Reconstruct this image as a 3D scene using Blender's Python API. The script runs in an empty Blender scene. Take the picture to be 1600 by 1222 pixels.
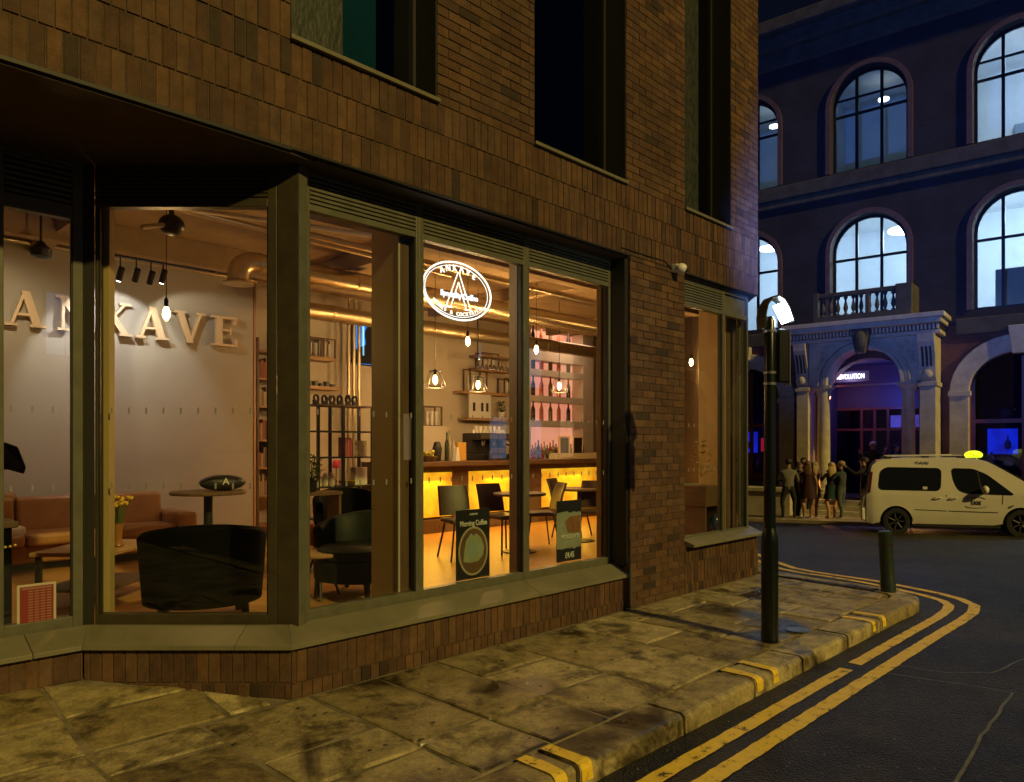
import bpy, bmesh, math, random
from mathutils import Vector, Matrix
random.seed(11)
R = math.radians
S = bpy.context.scene
COL = S.collection

# ------------------------------------------------------------------ camera, sky, light, exposure
# World frame: X runs along the cafe shopfront, Y goes into the cafe, Z is up; the origin is the front corner of the brick plinth.
CX, CY, CZ = -2.375, -4.268, 1.6
HEAD = (.716, .698)            # where the camera looks, on the ground
cam = bpy.data.objects.new('camera', bpy.data.cameras.new('camera'))
COL.objects.link(cam); S.camera = cam
cam.location = (CX, CY, CZ)
cam.rotation_euler = (R(90), 0, math.atan2(-HEAD[0], HEAD[1]))
cam.data.sensor_width = 36; cam.data.lens = 25.99; cam.data.shift_y = .0538
cam.data.clip_start = .05; cam.data.clip_end = 600

w_ = bpy.data.worlds.new('World'); S.world = w_; w_.use_nodes = True
nt = w_.node_tree
bg = nt.nodes['Background']
sky = nt.nodes.new('ShaderNodeTexSky'); sky.sky_type = 'NISHITA'; sky.sun_disc = False
SUN_EL, SUN_DIR = 30.0, (.105, .9945)          # direction the street light travels, on the ground
sky.sun_elevation = R(-3.0); sky.sun_rotation = math.atan2(-SUN_DIR[0], -SUN_DIR[1])
tint = nt.nodes.new('ShaderNodeMix'); tint.data_type = 'RGBA'; tint.blend_type = 'MULTIPLY'; tint.inputs[0].default_value = 1
tint.inputs[7].default_value = (.34, .48, .98, 1)
nt.links.new(sky.outputs[0], tint.inputs[6]); nt.links.new(tint.outputs[2], bg.inputs[0])
bg.inputs[1].default_value = .15

sun = bpy.data.objects.new('sun', bpy.data.lights.new('sun', 'SUN')); COL.objects.link(sun)
sun.data.energy = 2.1; sun.data.angle = R(1.2); sun.data.color = (1, .72, .19)
sun.rotation_euler = Vector((SUN_DIR[0]*math.cos(R(SUN_EL)), SUN_DIR[1]*math.cos(R(SUN_EL)), -math.sin(R(SUN_EL)))).to_track_quat('-Z', 'Y').to_euler()

S.view_settings.view_transform = 'Standard'; S.view_settings.look = 'None'
S.view_settings.exposure = 0; S.view_settings.gamma = 1; S.view_settings.use_curve_mapping = False
S.render.engine = 'CYCLES'
S.cycles.use_denoising = True
S.cycles.max_bounces = 7; S.cycles.diffuse_bounces = 3; S.cycles.glossy_bounces = 3; S.cycles.transparent_max_bounces = 16
S.cycles.sample_clamp_indirect = 3; S.cycles.caustics_reflective = False; S.cycles.caustics_refractive = False

# ------------------------------------------------------------------ placing helpers (metres in the place, read off sight lines)
def at(px, w):
    r = (px-800)/1155.; t = (w-CY)/(HEAD[1]-HEAD[0]*r)
    return CX+t*(HEAD[0]+HEAD[1]*r), t
def pw(px, py, w):
    u, t = at(px, w); return (u, w, CZ-(py-697)/1155.*t)
def pt(px, py, t):
    r = (px-800)/1155.; return (CX+t*(HEAD[0]+HEAD[1]*r), CY+t*(HEAD[1]-HEAD[0]*r), CZ-(py-697)/1155.*t)
def depth(u, w): return (u-CX)*HEAD[0]+(w-CY)*HEAD[1]

# ------------------------------------------------------------------ object helpers
def lk(o): COL.objects.link(o); return o
def tag(o, label=None, cat=None, group=None, kind=None):
    if label: o['label'] = label
    if cat: o['category'] = cat
    if group: o['group'] = group
    if kind: o['kind'] = kind
    return o
def thing(name, label, cat, loc=(0, 0, 0), rz=0, group=None):
    o = lk(bpy.data.objects.new(name, None)); o.location = loc; o.rotation_euler = (0, 0, rz)
    o.empty_display_size = .1
    return tag(o, label, cat, group)
def copy_tree(o, parent=None):
    c = lk(o.copy()); c.parent = parent
    for ch in o.children: copy_tree(ch, c)
    return c

ORD = 'first second third fourth fifth sixth seventh eighth ninth tenth eleventh twelfth thirteenth fourteenth fifteenth sixteenth seventeenth eighteenth nineteenth twentieth'.split()
class MB:
    def __init__(s): s.v = []; s.f = []; s.m = []; s.mi = 0
    def add(s, vs, fs):
        b = len(s.v); s.v += [tuple(v) for v in vs]; s.f += [tuple(i+b for i in f) for f in fs]; s.m += [s.mi]*len(fs); return s
    def box(s, x0, x1, y0, y1, z0, z1):
        return s.add([(x, y, z) for z in (z0, z1) for x, y in ((x0, y0), (x1, y0), (x1, y1), (x0, y1))],
                     [(0, 3, 2, 1), (4, 5, 6, 7), (0, 1, 5, 4), (1, 2, 6, 5), (2, 3, 7, 6), (3, 0, 4, 7)])
    def obox(s, c, d, hx, hy, z0, z1):      # box centred on c, local x along the ground direction d
        L = math.hypot(*d); a = (d[0]/L, d[1]/L); n = (-a[1], a[0])
        vs = [(c[0]+a[0]*i+n[0]*j, c[1]+a[1]*i+n[1]*j, z) for z in (z0, z1) for i, j in ((-hx, -hy), (hx, -hy), (hx, hy), (-hx, hy))]
        return s.add(vs, [(0, 3, 2, 1), (4, 5, 6, 7), (0, 1, 5, 4), (1, 2, 6, 5), (2, 3, 7, 6), (3, 0, 4, 7)])
    def prism(s, poly, z0, z1):             # poly of (x, y), counter-clockwise
        n = len(poly)
        return s.add([(x, y, z0) for x, y in poly]+[(x, y, z1) for x, y in poly],
                     [tuple(range(n))[::-1], tuple(range(n, 2*n))]+[(i, (i+1) % n, n+(i+1) % n, n+i) for i in range(n)])
    def prismy(s, poly, y0, y1):            # poly of (x, z)
        n = len(poly)
        return s.add([(x, y0, z) for x, z in poly]+[(x, y1, z) for x, z in poly],
                     [tuple(range(n)), tuple(range(n, 2*n))[::-1]]+[(i, n+i, n+(i+1) % n, (i+1) % n) for i in range(n)])
    def tube(s, pts, r, n=8, closed=False, r2=None):
        P = [Vector(p) for p in pts]; m = len(P); rings = []
        up = Vector((0, 0, 1)); prev = None
        for i, p in enumerate(P):
            if closed: d = P[(i+1) % m]-P[i-1]
            else: d = P[min(i+1, m-1)]-P[max(i-1, 0)]
            d.normalize()
            if prev is None:
                a = d.cross(up)
                if a.length < .05: a = d.cross(Vector((1, 0, 0)))
            else: a = prev-d*prev.dot(d)
            a.normalize(); b = d.cross(a); prev = a
            rr = r if r2 is None else r+(r2-r)*i/(m-1)
            rings.append([tuple(p+a*(rr*math.cos(2*math.pi*k/n))+b*(rr*math.sin(2*math.pi*k/n))) for k in range(n)])
        vs = [v for g in rings for v in g]; fs = []
        for i in range(m if closed else m-1):
            j = (i+1) % m
            for k in range(n): fs.append((i*n+k, i*n+(k+1) % n, j*n+(k+1) % n, j*n+k))
        if not closed: fs += [tuple(range(n))[::-1], tuple(range((m-1)*n, m*n))]
        return s.add(vs, fs)
    def lathe(s, prof, c=(0, 0, 0), n=16, sx=1, sy=1):   # prof of (r, z) from the bottom up
        vs = []; fs = []
        for r, z in prof:
            for k in range(n):
                a = 2*math.pi*k/n; vs.append((c[0]+r*sx*math.cos(a), c[1]+r*sy*math.sin(a), c[2]+z))
        for i in range(len(prof)-1):
            for k in range(n): fs.append((i*n+k, i*n+(k+1) % n, (i+1)*n+(k+1) % n, (i+1)*n+k))
        fs += [tuple(range(n))[::-1], tuple(range((len(prof)-1)*n, len(prof)*n))]
        return s.add(vs, fs)
    def ball(s, c, rx, ry, rz, n=12, m=7):
        pr = [(max(.001, math.sin(math.pi*i/m)), -math.cos(math.pi*i/m)*rz) for i in range(m+1)]
        return s.lathe(pr, c, n, rx, ry)
    def mesh(s, name, mats, smooth=False):
        me = bpy.data.meshes.new(name); me.from_pydata(s.v, [], s.f)
        for m in (mats if isinstance(mats, (list, tuple)) else [mats]): me.materials.append(m)
        if s.mi or any(s.m): me.polygons.foreach_set('material_index', s.m)
        if smooth:
            me.polygons.foreach_set('use_smooth', [True]*len(me.polygons))
            try: me.set_sharp_from_angle(angle=R(38))
            except Exception: pass
        me.update(); return me
    def build(s, name, mats, parent=None, smooth=False, kind=None, bevel=0, seg=2, label=None):
        o = lk(bpy.data.objects.new(name, s.mesh(name, mats, smooth))); o.parent = parent
        if kind: o['kind'] = kind
        if label: o['label'] = label
        if bevel:
            b = o.modifiers.new('bevel', 'BEVEL'); b.width = bevel; b.segments = seg; b.limit_method = 'ANGLE'; b.angle_limit = R(35)
        return o
def inst(name, me, parent=None, loc=(0, 0, 0), rz=0):
    o = lk(bpy.data.objects.new(name, me)); o.parent = parent; o.location = loc; o.rotation_euler = (0, 0, rz); return o
def text_mesh(txt, size, mat_, depth_=.004, align='CENTER', bold=0):
    c = bpy.data.curves.new('text', 'FONT'); c.body = txt; c.size = size; c.extrude = depth_; c.align_x = align; c.align_y = 'CENTER'; c.offset = bold
    o = lk(bpy.data.objects.new('text', c)); dg = bpy.context.evaluated_depsgraph_get()
    me = bpy.data.meshes.new_from_object(o.evaluated_get(dg)); bpy.data.objects.remove(o)
    me.materials.clear(); me.materials.append(mat_); me.name = 'lettering'; return me
def text(txt, size, mat_, parent, loc, rz=0, name='lettering', bold=0, depth_=.003, sx=1, roll=0, align='CENTER'):
    me = text_mesh(txt, size, mat_, depth_, align, bold)
    me.transform(Matrix.Rotation(R(90), 4, 'X') @ Matrix.Rotation(roll, 4, 'Z') @ Matrix.Scale(sx, 4, (1, 0, 0)))
    return inst(name, me, parent, loc, rz)
def lamp(kind, loc, energy, color, parent=None, radius=.04, rot=None, cone=60, blend=.6, name='light'):
    L = bpy.data.lights.new(name, kind); L.energy = energy; L.color = color
    if kind in ('POINT', 'SPOT'): L.shadow_soft_size = radius
    o = lk(bpy.data.objects.new(name, L)); o.location = loc; o.parent = parent
    if kind == 'SPOT': L.spot_size = R(cone); L.spot_blend = blend
    if rot is not None: o.rotation_euler = Vector(rot).to_track_quat('-Z', 'Y').to_euler()
    return o

# ------------------------------------------------------------------ materials
def mat(name, base, rough=.6, metal=0, var=.0, scale=6, bump=0, bscale=40, emit=None, es=0, base2=None, coords='Object', spec=None, stretch=None, rvar=0):
    m = bpy.data.materials.new(name); m.use_nodes = True; t = m.node_tree; N = t.nodes; L = t.links
    b = N['Principled BSDF']; b.inputs['Base Color'].default_value = (*base, 1); b.inputs['Roughness'].default_value = rough; b.inputs['Metallic'].default_value = metal
    if spec is not None: b.inputs['Specular IOR Level'].default_value = spec
    tc = N.new('ShaderNodeTexCoord'); src = tc.outputs[coords]
    if coords == 'World':
        pass
    if stretch:
        mp = N.new('ShaderNodeMapping'); mp.inputs['Scale'].default_value = stretch; L.new(src, mp.inputs[0]); src = mp.outputs[0]
    if var or base2 or rvar:
        n = N.new('ShaderNodeTexNoise'); n.inputs['Scale'].default_value = scale; n.inputs['Detail'].default_value = 6; n.inputs['Roughness'].default_value = .65
        L.new(src, n.inputs['Vector'])
        cr = N.new('ShaderNodeValToRGB'); cr.color_ramp.elements[0].position = .32; cr.color_ramp.elements[1].position = .68
        a = base; c = base2 or tuple(min(1, x*(1+var)) for x in base)
        if not base2: a = tuple(x*(1-var) for x in base)
        cr.color_ramp.elements[0].color = (*a, 1); cr.color_ramp.elements[1].color = (*c, 1)
        L.new(n.outputs['Fac'], cr.inputs[0]); L.new(cr.outputs[0], b.inputs['Base Color'])
        if rvar:
            mr = N.new('ShaderNodeMapRange'); mr.inputs[3].default_value = max(.03, rough-rvar); mr.inputs[4].default_value = min(1, rough+rvar)
            L.new(n.outputs['Fac'], mr.inputs[0]); L.new(mr.outputs[0], b.inputs['Roughness'])
    if bump:
        n2 = N.new('ShaderNodeTexNoise'); n2.inputs['Scale'].default_value = bscale; n2.inputs['Detail'].default_value = 4; L.new(src, n2.inputs['Vector'])
        bp = N.new('ShaderNodeBump'); bp.inputs['Strength'].default_value = bump; bp.inputs['Distance'].default_value = .01
        L.new(n2.outputs['Fac'], bp.inputs['Height']); L.new(bp.outputs[0], b.inputs['Normal'])
    if emit: b.inputs['Emission Color'].default_value = (*emit, 1); b.inputs['Emission Strength'].default_value = es
    return m

def brick_mat(name, ramp, rough=.75):
    m = bpy.data.materials.new(name); m.use_nodes = True; t = m.node_tree; N = t.nodes; L = t.links; b = N['Principled BSDF']
    b.inputs['Roughness'].default_value = rough; b.inputs['Specular IOR Level'].default_value = .3
    oi = N.new('ShaderNodeObjectInfo'); ge = N.new('ShaderNodeNewGeometry')
    ad = N.new('ShaderNodeMath'); ad.operation = 'ADD'; L.new(oi.outputs['Random'], ad.inputs[0]); L.new(ge.outputs['Random Per Island'], ad.inputs[1])
    fr = N.new('ShaderNodeMath'); fr.operation = 'FRACT'; L.new(ad.outputs[0], fr.inputs[0])
    cr = N.new('ShaderNodeValToRGB'); cr.color_ramp.interpolation = 'CONSTANT'
    while len(cr.color_ramp.elements) < len(ramp): cr.color_ramp.elements.new(.5)
    for e, (p, c) in zip(cr.color_ramp.elements, ramp): e.position = p; e.color = (*c, 1)
    L.new(fr.outputs[0], cr.inputs[0])
    n = N.new('ShaderNodeTexNoise'); n.inputs['Scale'].default_value = 9; n.inputs['Detail'].default_value = 8; n.inputs['Roughness'].default_value = .7
    L.new(ge.outputs['Position'], n.inputs['Vector'])
    mr = N.new('ShaderNodeMapRange'); mr.inputs[1].default_value = .3; mr.inputs[2].default_value = .7; mr.inputs[3].default_value = .62; mr.inputs[4].default_value = 1.3; L.new(n.outputs['Fac'], mr.inputs[0])
    n3 = N.new('ShaderNodeTexNoise'); n3.inputs['Scale'].default_value = .9; n3.inputs['Detail'].default_value = 7; n3.inputs['Roughness'].default_value = .7; L.new(ge.outputs['Position'], n3.inputs['Vector'])
    m3 = N.new('ShaderNodeMapRange'); m3.inputs[1].default_value = .32; m3.inputs[2].default_value = .68; m3.inputs[3].default_value = .62; m3.inputs[4].default_value = 1.3; L.new(n3.outputs['Fac'], m3.inputs[0])
    mm = N.new('ShaderNodeMix'); mm.data_type = 'RGBA'; mm.blend_type = 'MULTIPLY'; mm.inputs[0].default_value = 1; L.new(cr.outputs[0], mm.inputs[6]); L.new(m3.outputs[0], mm.inputs[7])
    mx = N.new('ShaderNodeMix'); mx.data_type = 'RGBA'; mx.blend_type = 'MULTIPLY'; mx.inputs[0].default_value = 1
    L.new(mm.outputs[2], mx.inputs[6]); L.new(mr.outputs[0], mx.inputs[7]); L.new(mx.outputs[2], b.inputs['Base Color'])
    n2 = N.new('ShaderNodeTexNoise'); n2.inputs['Scale'].default_value = 70; n2.inputs['Detail'].default_value = 5; L.new(ge.outputs['Position'], n2.inputs['Vector'])
    bp = N.new('ShaderNodeBump'); bp.inputs['Strength'].default_value = .5; bp.inputs['Distance'].default_value = .006
    L.new(n2.outputs['Fac'], bp.inputs['Height']); L.new(bp.outputs[0], b.inputs['Normal'])
    return m

def glass_mat(name, tintc=(.93, .96, .94), refl=1.0, rough=0.0):
    m = bpy.data.materials.new(name); m.use_nodes = True; t = m.node_tree; N = t.nodes; L = t.links
    N.remove(N['Principled BSDF']); out = N['Material Output']
    tr = N.new('ShaderNodeBsdfTransparent'); tr.inputs[0].default_value = (*tintc, 1)
    gl = N.new('ShaderNodeBsdfGlossy'); gl.inputs['Roughness'].default_value = rough; gl.inputs[0].default_value = (1, 1, 1, 1)
    f = N.new('ShaderNodeFresnel'); ge = N.new('ShaderNodeNewGeometry'); mr = N.new('ShaderNodeMapRange')
    mr.inputs[3].default_value = 1.45; mr.inputs[4].default_value = 1/1.45; L.new(ge.outputs['Backfacing'], mr.inputs[0]); L.new(mr.outputs[0], f.inputs['IOR'])
    mu = N.new('ShaderNodeMath'); mu.operation = 'MULTIPLY'; mu.inputs[1].default_value = refl; mu.use_clamp = True; L.new(f.outputs[0], mu.inputs[0])
    mx = N.new('ShaderNodeMixShader'); L.new(mu.outputs[0], mx.inputs[0]); L.new(tr.outputs[0], mx.inputs[1]); L.new(gl.outputs[0], mx.inputs[2]); L.new(mx.outputs[0], out.inputs[0])
    return m
def emit_mat(name, col, s, var=0, scale=8):
    m = mat(name, tuple(c*.5 for c in col), .6, emit=col, es=s)
    if var:
        t = m.node_tree; N = t.nodes; L = t.links; b = N['Principled BSDF']
        tc = N.new('ShaderNodeTexCoord'); n = N.new('ShaderNodeTexNoise'); n.inputs['Scale'].default_value = scale; n.inputs['Detail'].default_value = 6; L.new(tc.outputs['Object'], n.inputs[0])
        cr = N.new('ShaderNodeValToRGB'); cr.color_ramp.elements[0].position = .35; cr.color_ramp.elements[1].position = .62
        cr.color_ramp.elements[0].color = (col[0]*(1-var*.5), col[1]*(1-var), col[2]*(1-var), 1); cr.color_ramp.elements[1].color = (*col, 1)
        L.new(n.outputs['Fac'], cr.inputs[0]); L.new(cr.outputs[0], b.inputs['Emission Color'])
    return m

M = {}
M['brick'] = brick_mat('red_brown_brick', [(0, (.100, .053, .030)), (.16, (.086, .044, .026)), (.34, (.114, .064, .036)), (.5, (.076, .041, .027)), (.64, (.098, .056, .034)), (.78, (.120, .064, .032)), (.94, (.045, .029, .021)), (.968, (.088, .048, .030))])
M['mortar'] = mat('mortar', (.088, .060, .034), .9, var=.3, scale=14, bump=.4, bscale=120)
M['frame'] = mat('grey_green_painted_metal', (.108, .108, .076), .42, var=.2, scale=7, rvar=.12)
M['frame_dark'] = mat('dark_metal', (.018, .018, .014), .5); M['frame_shade'] = mat('shaded_frame_paint', (.045, .036, .020), .45, var=.25, scale=6)  # second one: frame paint with shade put into its colour, for the angled bay
M['sillm'] = mat('grey_metal_sill', (.17, .16, .11), .42, var=.14, scale=4, rvar=.12)
M['soffit'] = mat('dark_soffit', (.045, .028, .018), .7, var=.15)
M['glass'] = glass_mat('clear_shop_glass')
M['glass_dark'] = glass_mat('upper_window_glass', (.55, .6, .6), 1.4)
M['plaster'] = mat('grey_taupe_plaster', (.47, .42, .33), .8, var=.04, scale=2)
M['plaster_light'] = mat('cream_plaster', (.62, .55, .44), .8, var=.05, scale=2)
M['column'] = mat('ochre_painted_column', (.52, .37, .17), .55, var=.05, scale=1.5)
M['ceiling'] = mat('ceiling_concrete', (.36, .26, .14), .85, var=.18, scale=2.5)
M['floor'] = mat('orange_oak_floor', (.42, .20, .05), .38, base2=(.56, .30, .09), scale=3, stretch=(1, 8, 1), rvar=.08)
M['oak'] = mat('oak_wood', (.34, .19, .08), .5, base2=(.48, .29, .13), scale=5, stretch=(6, 1, 1))
M['walnut'] = mat('dark_wood', (.10, .055, .03), .5, base2=(.16, .09, .05), scale=5, stretch=(6, 1, 1))
M['duct'] = mat('galvanised_duct', (.62, .52, .34), .33, metal=.9, var=.12, scale=5)
M['black'] = mat('black_metal', (.018, .018, .018), .4)
M['black_leather'] = mat('black_leather', (.003, .0028, .0028), .75, bump=.15, bscale=60, spec=.08)
M['green_leather'] = mat('dark_green_leather', (.014, .018, .012), .5, bump=.15, bscale=50, spec=.2)
M['tan_leather'] = mat('tan_leather', (.36, .17, .06), .45, var=.18, scale=5, bump=.2, bscale=50)
M['brown_leather'] = mat('brown_leather', (.06, .03, .016), .45, var=.2, scale=6)
M['white'] = mat('white_paint', (.75, .73, .68), .5)
M['cream'] = mat('cream_painted_wood', (.66, .54, .36), .55)
M['steel'] = mat('brushed_steel', (.55, .54, .5), .25, metal=1)
M['slab'] = None
M['asphalt'] = None
M['post_paint'] = mat('gloss_black_green_paint', (.006, .009, .008), .25, var=.2, scale=10)
M['bollard_paint'] = mat('green_black_paint', (.02, .035, .03), .38, var=.25, scale=12)
M['stone'] = mat('sandstone', (.46, .41, .31), .8, var=.2, scale=3, bump=.35, bscale=20)
M['stone_dark'] = mat('dark_sandstone', (.075, .066, .052), .85, var=.3, scale=2.5, bump=.3, bscale=20)  # darker tone of the same sandstone
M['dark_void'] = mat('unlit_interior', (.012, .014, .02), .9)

def slab_mat(kerb=False):
    m = bpy.data.materials.new('york_stone' if not kerb else 'kerb_stone'); m.use_nodes = True; t = m.node_tree; N = t.nodes; L = t.links; b = N['Principled BSDF']
    ge = N.new('ShaderNodeNewGeometry'); oi = N.new('ShaderNodeObjectInfo')
    def noise(sc, det=5, ro=.6, dist=0):
        n = N.new('ShaderNodeTexNoise'); n.inputs['Scale'].default_value = sc; n.inputs['Detail'].default_value = det; n.inputs['Roughness'].default_value = ro; n.inputs['Distortion'].default_value = dist
        L.new(ge.outputs['Position'], n.inputs['Vector']); return n.outputs['Fac']
    def ramp(src, p0, c0, p1, c1):
        r = N.new('ShaderNodeValToRGB'); r.color_ramp.elements[0].position = p0; r.color_ramp.elements[0].color = (*c0, 1); r.color_ramp.elements[1].position = p1; r.color_ramp.elements[1].color = (*c1, 1); L.new(src, r.inputs[0]); return r.outputs[0]
    def mul(a, c):
        x = N.new('ShaderNodeMix'); x.data_type = 'RGBA'; x.blend_type = 'MULTIPLY'; x.inputs[0].default_value = 1; L.new(a, x.inputs[6]); L.new(c, x.inputs[7]); return x.outputs[2]
    base = ramp(oi.outputs['Random'], 0, (.28, .225, .115), 1, (.52, .445, .26))
    mott = ramp(noise(7, 8, .75), .32, (.5, .5, .48), .7, (1.3, 1.28, 1.2))
    wet = mul(ramp(noise(.9, 5, .6, .6),   .40, (.13, .115, .10), .48, (1, 1, 1)), ramp(noise(2.6, 7, .7, .4), .38, (.26, .24, .22), .50, (1, 1, 1)))
    fine = ramp(noise(60, 3), .3, (.75, .75, .75), .7, (1.2, 1.2, 1.2))
    L.new(mul(mul(mul(base, mott), wet), fine), b.inputs['Base Color'])
    rr = N.new('ShaderNodeMapRange'); rr.inputs[1].default_value = .36; rr.inputs[2].default_value = .5; rr.inputs[3].default_value = .24; rr.inputs[4].default_value = .62
    L.new(noise(.9, 5, .6, .6), rr.inputs[0]); L.new(rr.outputs[0], b.inputs['Roughness'])
    bp = N.new('ShaderNodeBump'); bp.inputs['Strength'].default_value = .55; bp.inputs['Distance'].default_value = .012; L.new(noise(16, 9, .7), bp.inputs['Height']); L.new(bp.outputs[0], b.inputs['Normal'])
    b.inputs['Specular IOR Level'].default_value = .35
    return m
M['slab'] = slab_mat(); M['kerb'] = slab_mat(True)
def asphalt_mat():
    m = bpy.data.materials.new('asphalt'); m.use_nodes = True; t = m.node_tree; N = t.nodes; L = t.links; b = N['Principled BSDF']
    ge = N.new('ShaderNodeNewGeometry')
    def noise(sc, det=5, ro=.6):
        n = N.new('ShaderNodeTexNoise'); n.inputs['Scale'].default_value = sc; n.inputs['Detail'].default_value = det; n.inputs['Roughness'].default_value = ro; L.new(ge.outputs['Position'], n.inputs['Vector']); return n.outputs['Fac']
    r = N.new('ShaderNodeValToRGB'); r.color_ramp.elements[0].position = .3; r.color_ramp.elements[0].color = (.006, .006, .0055, 1); r.color_ramp.elements[1].position = .75; r.color_ramp.elements[1].color = (.040, .036, .030, 1)
    L.new(noise(.45, 8, .7), r.inputs[0])
    v = N.new('ShaderNodeTexVoronoi'); v.inputs['Scale'].default_value = 62; L.new(ge.outputs['Position'], v.inputs['Vector'])
    r2 = N.new('ShaderNodeValToRGB'); r2.color_ramp.elements[0].position = .0; r2.color_ramp.elements[0].color = (.35, .35, .35, 1); r2.color_ramp.elements[1].position = 1; r2.color_ramp.elements[1].color = (2.6, 2.5, 2.2, 1)
    L.new(v.outputs['Color'], r2.inputs[0])
    x = N.new('ShaderNodeMix'); x.data_type = 'RGBA'; x.blend_type = 'MULTIPLY'; x.inputs[0].default_value = 1; L.new(r.outputs[0], x.inputs[6]); L.new(r2.outputs[0], x.inputs[7])
    r4 = N.new('ShaderNodeValToRGB'); r4.color_ramp.elements[0].position = .38; r4.color_ramp.elements[0].color = (.45, .43, .42, 1); r4.color_ramp.elements[1].position = .58; r4.color_ramp.elements[1].color = (1.25, 1.2, 1.1, 1); L.new(noise(2.2, 9, .75), r4.inputs[0])
    x2 = N.new('ShaderNodeMix'); x2.data_type = 'RGBA'; x2.blend_type = 'MULTIPLY'; x2.inputs[0].default_value = 1; L.new(x.outputs[2], x2.inputs[6]); L.new(r4.outputs[0], x2.inputs[7]); L.new(x2.outputs[2], b.inputs['Base Color'])
    b.inputs['Roughness'].default_value = .55; b.inputs['Specular IOR Level'].default_value = .35
    bp = N.new('ShaderNodeBump'); bp.inputs['Strength'].default_value = 1; bp.inputs['Distance'].default_value = .010; L.new(v.outputs['Distance'], bp.inputs['Height']); L.new(bp.outputs[0], b.inputs['Normal'])
    return m
M['asphalt'] = asphalt_mat()
def yellow_mat():
    m = bpy.data.materials.new('worn_yellow_paint'); m.use_nodes = True; t = m.node_tree; N = t.nodes; L = t.links; b = N['Principled BSDF']
    ge = N.new('ShaderNodeNewGeometry'); n = N.new('ShaderNodeTexNoise'); n.inputs['Scale'].default_value = 9; n.inputs['Detail'].default_value = 12; n.inputs['Roughness'].default_value = .75; L.new(ge.outputs['Position'], n.inputs['Vector'])
    r = N.new('ShaderNodeValToRGB'); e = r.color_ramp.elements; e[0].position = .385; e[0].color = (.05, .042, .02, 1); e[1].position = .44; e[1].color = (.80, .55, .035, 1)
    x = e.new(.7); x.color = (.95, .70, .07, 1)
    L.new(n.outputs['Fac'], r.inputs[0]); L.new(r.outputs[0], b.inputs['Base Color']); b.inputs['Roughness'].default_value = .6
    return m
M['yellow'] = yellow_mat()

# ------------------------------------------------------------------ ground
def road_z(u, w):
    t = depth(u, w); x = max(0, t-9.0)
    return max(-.12-.044*x*(x/(x+.8)) if x > 0 else -.12, -1.0)
def grid_lines(a, b, near0, near1, step, far):
    out = []; x = a
    while x < b: out.append(x); x += step if near0 <= x < near1 else far
    return out+[b]
gu = grid_lines(-150, 250, -6, 34, .5, 12); gw = grid_lines(-150, 200, -30, 26, .5, 12)
mb = MB(); nu = len(gu)
mb.v = [(u, w, road_z(u, w)) for w in gw for u in gu]
mb.f = [(j*nu+i, j*nu+i+1, (j+1)*nu+i+1, (j+1)*nu+i) for j in range(len(gw)-1) for i in range(nu-1)]; mb.m = [0]*len(mb.f)
road = mb.build('road', M['asphalt'], kind='structure', smooth=True)

KERB = [(-9, -1.93), (5.55, -1.93), (5.85, -1.945), (6.1, -1.93), (6.3, -1.87), (6.47, -1.72), (6.56, -1.45), (6.6, -1.1), (6.66, -.6), (6.76, -.1), (7.0, .15), (7.4, .45), (8.2, 1.1), (10, 2.6), (14, 5.9), (26, 15.8)]
def resample(P, step):
    out = [P[0]]; carry = 0
    for a, b in zip(P, P[1:]):
        L = math.dist(a, b); d = step-carry
        while d <= L: out.append((a[0]+(b[0]-a[0])*d/L, a[1]+(b[1]-a[1])*d/L)); d += step
        carry = L-(d-step)
    return out
def offset(P, d):          # positive d = to the right of travel
    out = []
    for i, p in enumerate(P):
        a = P[max(0, i-1)]; b = P[min(len(P)-1, i+1)]; L = math.dist(a, b) or 1
        out.append((p[0]+(b[1]-a[1])/L*d, p[1]-(b[0]-a[0])/L*d))
    return out
def pave_z(u, w):
    z = 0
    if w > 0 and u < .3: z = .135*min(1, w/.95)
    return z
kin = offset(KERB, -.30)
bed = MB()
bp_ = [(-9, .0)]+[(-9, -1.64)]+[p for p in kin[1:]]+[(26, 17.4), (8.6, 3.4), (6.44, 1.0), (6.3, .06)]
pavement = thing('pavement', 'stone flag pavement', 'pavement'); del pavement['category']; del pavement['label']; pavement['kind'] = 'structure'
mb = MB(); mb.prism(bp_, -.16, -.012)
M['bed'] = mat('sandy_joint_fill', (.34, .29, .20), .9, base2=(.06, .05, .03), scale=3, bump=.5, bscale=60)
mb.build('joint_bed', M['bed'], pavement)
mb = MB()
for i in range(14):
    y0 = i*.1; y1 = y0+.1
    mb.add([(-9, y0, pave_z(-9, y0)-.014), (.2, y0, pave_z(0, y0)-.014), (.2, y1, pave_z(0, y1)-.014), (-9, y1, pave_z(-9, y1)-.014)], [(0, 1, 2, 3)])
mb.build('joint_bed', M['bed'], pavement)

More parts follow.
